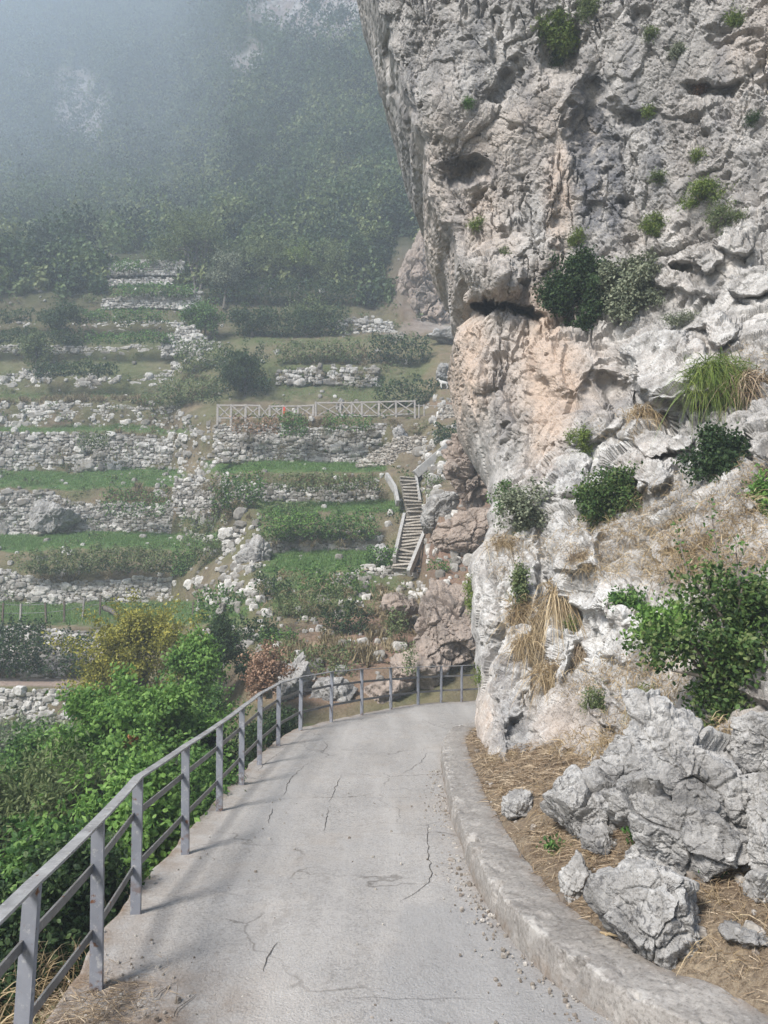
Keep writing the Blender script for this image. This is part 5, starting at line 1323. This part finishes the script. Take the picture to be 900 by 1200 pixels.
cshrub('cliff_plant', 'tiny green tuft high on the left part of the overhang', 549, 120, 6, 9, 400, .055, 'leaf_green', LEAF_LANCE, 4, 2, 52)
cshrub('cliff_plant', 'small yellow tuft in the middle of the upper rock', 760, 132, 6, 11, 420, .055, 'leaf_lime', LEAF_LANCE, 4, 2, 53)
cshrub('cliff_plant', 'flat green tuft above the wide yellow green plant', 818, 183, 12, 8, 600, .055, 'leaf_lime', LEAF_LANCE, 5, 2, 54)
cshrub('cliff_plant', 'small tuft left of the flat green tuft', 770, 207, 9, 8, 420, .055, 'leaf_olive', LEAF_LANCE, 4, 2, 55)
cshrub('cliff_plant', 'grey green tuft near the top, right of the dark streak', 796, 60, 15, 9, 800, .055, 'leaf_grey', LEAF_LANCE, 5, 3, 56)
cshrub('cliff_plant', 'brown withered plant on the upper rock', 816, 110, 11, 16, 700, .055, 'leaf_dry', LEAF_LANCE, 5, 8, 57)
cshrub('cliff_plant', 'small dark tuft at the upper right edge', 882, 138, 9, 8, 420, .05, 'leaf_dark', LEAF_LANCE, 4, 2, 58)
cshrub('cliff_plant', 'yellow green tuft in the crack at the top right', 860, 24, 13, 15, 900, .055, 'leaf_lime', LEAF_LANCE, 5, 3, 59)
cshrub('cliff_plant', 'tuft beside the grey green one near the top', 762, 40, 10, 10, 500, .055, 'leaf_olive', LEAF_LANCE, 4, 2, 60)
cshrub('cliff_plant', 'low green plants along the top of the pale slab', 802, 374, 26, 8, 900, .05, 'leaf_grey', LEAF_LANCE, 6, 3, 61)
cshrub('cliff_plant', 'green plant hanging above the large dark shrub', 676, 280, 10, 14, 700, .06, 'leaf_lime', LEAF_LANCE, 5, 3, 62)
cshrub('cliff_plant', 'short green tuft low on the left rock below the overhang', 608, 690 - 62, 8, 8, 300, .045, 'leaf_olive', LEAF_LANCE, 4, 2, 63)
cshrub('cliff_plant', 'small green tuft at the foot of the rock by the bend', 562, 790, 8, 8, 400, .04, 'leaf_lime', LEAF_LANCE, 4, 2, 64)
cshrub('cliff_plant', 'green tuft beside the hanging dry grass column', 668, 732, 8, 12, 420, .04, 'leaf_lime', LEAF_LANCE, 4, 2, 65)
cshrub('cliff_plant', 'leafy green plant at the right edge beside the pale block', 893, 590, 12, 40, 1600, .05, 'leaf_bright', LEAF_FULL, 6, 4, 66)


def blades(mb, C, D, L, w=.05, droop=.35, seg=4):
    """long arching grass blades"""
    n = len(C); D = D / np.linalg.norm(D, axis=1, keepdims=True)
    L = np.broadcast_to(L, (n,)); t = np.linspace(0, 1, seg)[None, :, None]
    mid = C[:, None] + D[:, None] * t * L[:, None, None] - np.array([0, 0, 1.0]) * (droop * L[:, None, None] * t ** 2)
    s = np.cross(D, rng.normal(size=(n, 3))); s /= np.linalg.norm(s, axis=1, keepdims=True)
    ww = (w * L)[:, None, None] * (1 - t * .95) * .5
    V = np.stack([mid - s[:, None] * ww, mid + s[:, None] * ww], 2).reshape(n, seg * 2, 3)
    i = np.arange(n)[:, None] * seg * 2 + (np.arange(seg - 1) * 2)[None]
    F = np.stack([i, i + 1, i + 3, i + 2], -1).reshape(-1, 4)
    mb.add(V.reshape(-1, 3), [F])


def tuft(name, label, x, y, rx, ry, n, L, mat, droop=.5, cat='grass clump', hit=None, group=GC, lean=(0, -.6, .6)):
    h = cliff_hit(x, y) if hit is None else np.array(hit); mb = MB()
    k = rng.normal(0, .45, (n, 2)).clip(-1, 1)
    C = np.stack([px2m(rx, h[1]) * k[:, 0], rng.normal(0, .03, n), px2m(ry, h[1]) * k[:, 1]], -1)
    blades(mb, C, rng.normal(0, .75, (n, 3)) + lean, L * rng.gamma(5, .18, n).clip(.2, 1.8), .026, droop * 1.1, 5)
    o = mb.build(name, M[mat]); o.location = h
    return tag(o, label, cat, group)


tuft('grass_clump', 'large drooping clump of long green grass right of the pale slab', 840, 444, 40, 26, 3400, .36, 'leaf_lime', .9)
tuft('grass_clump', 'brownish grass clump at the right end of the drooping green grass', 880, 455, 22, 18, 700, .45, 'straw_dark', .8)
tuft('grass_clump', 'column of hanging dry grass in the cleft of the lower rock', 655, 705, 12, 26, 900, .40, 'straw', 1.3)
tuft('grass_clump', 'dry grass clump under the green creeper on the lower rock', 612, 722, 20, 22, 800, .32, 'straw', .8)
tuft('grass_clump', 'round dry grass clump below, on the lower left rock', 618, 755, 18, 18, 800, .28, 'straw', .9)
tuft('grass_clump', 'spreading dry grass clump above the smooth pinkish rock', 645, 790, 24, 16, 1100, .26, 'straw', .8)
tuft('grass_clump', 'brown grass cushion in the pocket beside the hanging column', 680, 765, 16, 14, 700, .2, 'straw_dark', .8)
tuft('grass_clump', 'ochre grass clump in the crack under the pale slab', 756, 486, 24, 10, 700, .3, 'straw', .9)
tuft('grass_clump', 'yellow green grass tuft on the small ledge right of the gully', 756, 820, 14, 18, 700, .2, 'leaf_lime', .9)
tuft('grass_clump', 'dry tuft on the ledge at the corner below the twiggy shrub', 590, 636, 20, 10, 700, .25, 'straw', .8)
tuft('grass_clump', 'rust brown dry grass on the white rock knob', 680, 655, 22, 7, 500, .18, 'straw_dark', .7)
tuft('grass_clump', 'pale straw tuft hanging under the broad-leaved bush', 852, 882, 18, 14, 600, .2, 'straw', 1.2)


def scatter_cliff(lst, name, label, mat, L, droop):
    mb = MB()
    for x, y, rx, ry, n in lst:
        for _ in range(n // 14):
            a, r = rng.uniform(0, 2 * PI), rng.random() ** .5
            px_, py_ = x + rx * r * math.cos(a), y + ry * r * math.sin(a)
            if px_ > 1000: continue
            h = cliff_hit(px_, py_)
            k = 14
            blades(mb, h + rng.normal(0, .05, (k, 3)), rng.normal(0, .6, (k, 3)) + [0, -.5, .5], L * rng.uniform(.5, 1.3, k), .03, droop)
    tag(mb.build(name, M[mat]), label, 'grass', kind='stuff')


scatter_cliff([(760, 650, 90, 34, 2600), (840, 630, 60, 60, 2600), (715, 620, 60, 20, 1200), (780, 600, 40, 40, 900), (880, 600, 40, 60, 1200), (760, 790, 60, 34, 1600), (690, 880, 50, 20, 1000), (730, 870, 30, 40, 900), (800, 660, 60, 20, 900),
               (590, 900, 30, 16, 700), (640, 640, 30, 14, 400), (700, 660, 40, 14, 500), (830, 870, 60, 24, 900), (745, 890, 20, 24, 400), (670, 800, 40, 20, 500), (880, 420, 30, 14, 300), (730, 500, 40, 14, 300), (600, 660, 20, 20, 300)],
              'dry_grass', 'dry straw coloured grass growing in the pockets of the rock face', 'straw', .20, .7)

# bare shoots above the broad-leaved bush
for i, (x0, y0, x1, y1, lb) in enumerate([(842, 690, 832, 590, 'bare upright shoot above the broad-leaved bush, the tallest of the shoots'), (812, 690, 792, 620, 'bare forked shoot left of the tallest shoot'),
                                          (868, 700, 862, 635, 'bare shoot with a leafy tip right of the tallest shoot')]):
    h = cliff_hit(x0, y0); Y = h[1] - .45
    mb = MB(); p0, p1 = at(x0, y0 + 40, Y), at(x1, y1, Y - .1)
    pts = resample(np.array([p0, (p0 + p1) / 2 + rng.normal(0, .03, 3), p1]), 9, 1); tube(mb, pts, np.linspace(.011, .004, 9), 5)
    for k in range(4):
        s0 = pts[rng.integers(3, 8)]; tube(mb, resample(np.array([s0, s0 + rng.normal(0, .12, 3) + [0, 0, .14]]), 4), np.linspace(.006, .002, 4), 4)
    o = mb.build('bare_shoot', M['twig']); tag(o, lb, 'shoot', GC)
    V, F = leaves_np(pts[rng.integers(4, 9, 60)] + rng.normal(0, .03, (60, 3)), rng.normal(0, 1, (60, 3)), .035, LEAF_FULL); mesh('foliage', V, F, M['leaf_green'], o)

# straw, needles and grass on the bank
flat = BV.reshape(-1, 3); area = (flat[:, 1] > 1.5) & (flat[:, 1] < 11)
idx = np.nonzero(area)[0]
w_ = 1 / np.maximum(flat[idx, 1], 2) ** 1.2; w_ /= w_.sum()
rj = np.tile(rr, BN)
n = 210000; k = rng.choice(idx, n, p=w_); C = flat[k] + rng.normal(0, .012, (n, 3)) + [0, 0, .008]
kk = (noise(C * 2.2, 44) > -.3) & (rj[k] > rng.uniform(-.04, .18, n)); C = C[kk]; n = len(C)
mb = MB(); D = rng.normal(0, 1, (n, 3)) * [1, 1, .22] + [-.2, 0, .05]
blades(mb, C, D, rng.uniform(.02, .11, n) * np.clip(C[:, 1] / 4.5, .7, 1.6), .055, .25, 3)
tag(mb.build('straw_litter', M['straw_dark']), 'dead needles and straw lying on the bank', 'straw', kind='stuff')
n = 2200; k = rng.choice(idx, n, p=w_); k = k[(rj[k] > .15) & (noise(flat[k] * 1.5, 46) > -.05)]
C = np.repeat(flat[k], 16, 0); C = C + rng.normal(0, .04, C.shape) * [1, 1, .2]
mb = MB(); blades(mb, C, rng.normal(0, .5, C.shape) + [-.2, -.2, .7], rng.uniform(.06, .2, len(C)), .03, .6)
tag(mb.build('bank_grass', M['straw']), 'tufts of dry grass standing on the bank', 'grass', kind='stuff')
for x, y, lb in ((648, 998, 'small green weed beside the low white boulder'), (835, 1020, 'small green weed in the straw right of the fissured boulder'), (745, 985, 'green weed in front of the bluish stone')):
    c = bbank(x, y); V, F = leaves_np(rng.normal(0, .035, (90, 3)) * [1, 1, .6] + [0, 0, .04], rng.normal(0, .6, (90, 3)) + [0, 0, .5], .03, LEAF_FULL)
    o = mesh('weed_plant', V, F, M['leaf_green']); o.location = c; tag(o, lb, 'weed', 'green weeds on the bank')
for x0, y0, x1, y1, lb in ((700, 1122, 830, 1062, 'long straight dry stalk lying across the straw'), (690, 1135, 760, 1120, 'short dry stalk near the kerb')):
    a, b = bbank(x0, y0, up=.03), bbank(x1, y1, up=.05); mb = MB(); tube(mb, resample(np.array([a, (a + b) / 2 + [0, 0, .02], b]), 8, 1), np.linspace(.006, .003, 8), 5)
    tag(mb.build('dry_stalk', M['straw']), lb, 'stalk', 'dry stalks on the bank')

# gravel along the foot of the kerb, loose stones on the bank and path
n = 1000; i = rng.integers(60, KN - 300, n); dd_ = np.abs(rng.normal(0, .10, n)) + .01
T_ = np.gradient(kl, axis=0); T_ /= np.linalg.norm(T_, axis=1, keepdims=True)
C = np.c_[kl[i] - np.stack([T_[i, 1], -T_[i, 0]], 1) * dd_[:, None], np.full(n, .003)]
s = rng.gamma(1.8, .0023, n)[:, None] * rng.uniform(.7, 1.3, (n, 3)) + .002
V, F = stones_np(C, s)
tag(mesh('kerb_gravel', V, F, M['grit']), 'loose gravel and grit along the foot of the kerb', 'gravel', kind='stuff')
n = 900; k = rng.choice(idx, n, p=w_); s = rng.gamma(1.6, .007, n)[:, None] * rng.uniform(.7, 1.3, (n, 3)) + .003
V, F = stones_np(flat[k], s)
tag(mesh('loose_stones', V, F, M['grit']), 'small loose stones scattered on the bank', 'stones', kind='stuff')
n = 260; C = np.c_[rng.uniform(-1.45, .6, n), 2.6 + 8 * rng.random(n) ** 1.6, np.full(n, .002)]
near_l = rng.random(n) < .45; C[near_l, 0] = -1.2 + rng.normal(0, .18, near_l.sum()); C[near_l, 1] = 3.5 + rng.normal(0, .45, near_l.sum())
V, F = stones_np(C, rng.gamma(1.4, .0024, n)[:, None] * rng.uniform(.7, 1.3, (n, 3)) + .002)
tag(mesh('path_grit', V, F, M['grit']), 'tiny stones and grit lying on the path', 'grit', kind='stuff')

# straw tussock outside the first posts
n = 1500; mb = MB(); c0 = gp(30, 1190, -.25)
C = c0 + rng.normal(0, 1, (n, 3)) * [.30, .40, .05] + [-.34, .05, 0]
blades(mb, C, rng.normal(0, .45, (n, 3)) + [.25, -.2, .8], rng.uniform(.2, .55, n), .018, .5, 5)
tag(mb.build('straw_tussock', M['straw']), 'yellow dry grass tussock outside the nearest railing post', 'grass clump')
n = 1400; mb = MB(); C = gp(110, 1178, .01) + rng.normal(0, 1, (n, 3)) * [.13, .16, .006]
blades(mb, C, rng.normal(0, 1, (n, 3)) * [1, 1, .25], rng.uniform(.03, .12, n), .03, .15, 3)
tag(mb.build('needle_litter', M['straw_dark']), 'dead needles gathered round the second post foot', 'litter', kind='stuff')

# rubble and low weeds between the walls: too many to count
N = 1700; x = rng.uniform(-300, 480, N); y = rng.uniform(300, 790, N)
dens_ = noise(np.stack([x / 22, y / 12, 0 * x], -1), 91) + .4 * noise(np.stack([x / 60, y / 40, 0 * x], -1), 92)
k = (dens_ > .02) & ~((x < 280) & (y > 700)); x, y = x[k], y[k]
jx = np.searchsorted(gx, x).clip(0, len(gx) - 1); jy = np.searchsorted(-gy, -y).clip(0, len(gy) - 1)
ex_ = np.concatenate([np.stack([rng.normal(cx, rx, n_), rng.normal(cy2, ry, n_)], 1) for cx, cy2, rx, ry, n_ in ((235, 615, 18, 30, 120), (278, 650, 18, 34, 120), (262, 700, 26, 16, 90), (350, 745, 50, 26, 70), (440, 690, 26, 10, 40), (230, 575, 22, 14, 150), (215, 520, 18, 20, 150), (225, 410, 18, 18, 140), (475, 765, 30, 20, 30), (508, 545, 12, 34, 160), (528, 478, 12, 7, 50), (520, 640, 30, 26, 110), (500, 700, 16, 14, 70))])
x, y = np.concatenate([x, ex_[:, 0]]), np.concatenate([y, ex_[:, 1]])
jx = np.searchsorted(gx, x).clip(0, len(gx) - 1); jy = np.searchsorted(-gy, -y).clip(0, len(gy) - 1)
C = TP[jy, jx]; s = rng.gamma(2.0, .032, len(C))[:, None] * rng.uniform(.7, 1.3, (len(C), 3)) + .03
V, F = stones_np(C, s); tag(mesh('hillside_rubble', V, F, M['stones']), 'loose pale stones strewn over the terraces', 'stones', kind='stuff')
N = 3200; x = rng.uniform(-300, 500, N); y = rng.uniform(296, 800, N)
dens_ = noise(np.stack([x / 26, y / 9, 0 * x], -1), 95) + .5 * noise(np.stack([x / 70, y / 30, 0 * x], -1), 96)
k = (dens_ > .10); x, y = x[k], y[k]
jx = np.searchsorted(gx, x).clip(0, len(gx) - 1); jy = np.searchsorted(-gy, -y).clip(0, len(gy) - 1)
q = 16; base = TP[jy, jx]; sz = rng.uniform(.12, .34, len(x)) * np.clip(TD[jy, jx] / 38, .5, 1.3)
C = np.repeat(base, q, 0) + rng.normal(0, .6, (len(x) * q, 3)) * np.repeat(sz, q)[:, None] * [1.2, .8, .6] + np.repeat(sz, q)[:, None] * [0, -.3, .45]
V, F = leaves_np(C, rng.normal(0, .6, C.shape) + [0, -.2, .4], np.repeat(sz, q) * rng.uniform(.3, .7, len(C)), LEAF_SIMPLE)
tag(mesh('hillside_weeds', V, F, M['leaf_olive']), 'low weeds and seedlings growing over the terraces', 'weeds', kind='stuff')

# dry tufts and small green plants rooted between the wall stones
def wall_tufts(lst, name, label, mat, L, seed, thr):
    mb = MB()
    for x0, x1, y0, y1, Y, n in lst:
        x = rng.uniform(x0, x1, n); y = rng.uniform(y0, y1, n)
        k = noise(np.stack([x / 13, y / 8, np.full(n, seed)], -1), seed) + .4 * noise(np.stack([x / 40, y / 20, np.full(n, seed)], -1), seed + 1) > thr
        x, y = x[k], y[k]
        if not len(x): continue
        C = np.repeat(at(x, y + warp(x, y), Y - .12), 9, 0); C = C + rng.normal(0, .07, C.shape)
        blades(mb, C, rng.normal(0, .5, C.shape) + [0, -.5, .35], L * rng.uniform(.5, 1.4, len(C)), .10, .6, 3)
    tag(mb.build(name, M[mat]), label, 'grass', kind='stuff')


WT = [(-320, 100, 735, 795, 27.0, 500), (-320, 275, 674, 700, 32.9, 500), (-320, 270, 574, 612, 37.3, 2200), (-320, 265, 505, 545, 41.3, 1500), (-320, 255, 464, 496, 43.9, 1500), (-320, 240, 436, 462, 46.4, 900), (-320, 206, 405, 424, 48.5, 500),
      (255, 500, 492, 512, 35.6, 1500), (255, 450, 512, 540, 35.7, 600), (210, 450, 556, 588, 32.6, 1500), (295, 455, 628, 646, 29.2, 400), (325, 440, 424, 448, 43.2, 700), (210, 290, 556, 640, 31.5, 600), (300, 480, 668, 790, 21.5, 1400), (180, 262, 440, 474, 44.2, 800), (320, 470, 395, 428, 45.0, 900)]
wall_tufts(WT, 'wall_straw', 'brown dry grass growing out of the terrace walls', 'straw_terrace', .22, 61, .2)
wall_tufts(WT, 'wall_weeds', 'small green weeds growing out of the terrace walls', 'leaf_olive', .18, 71, .30)
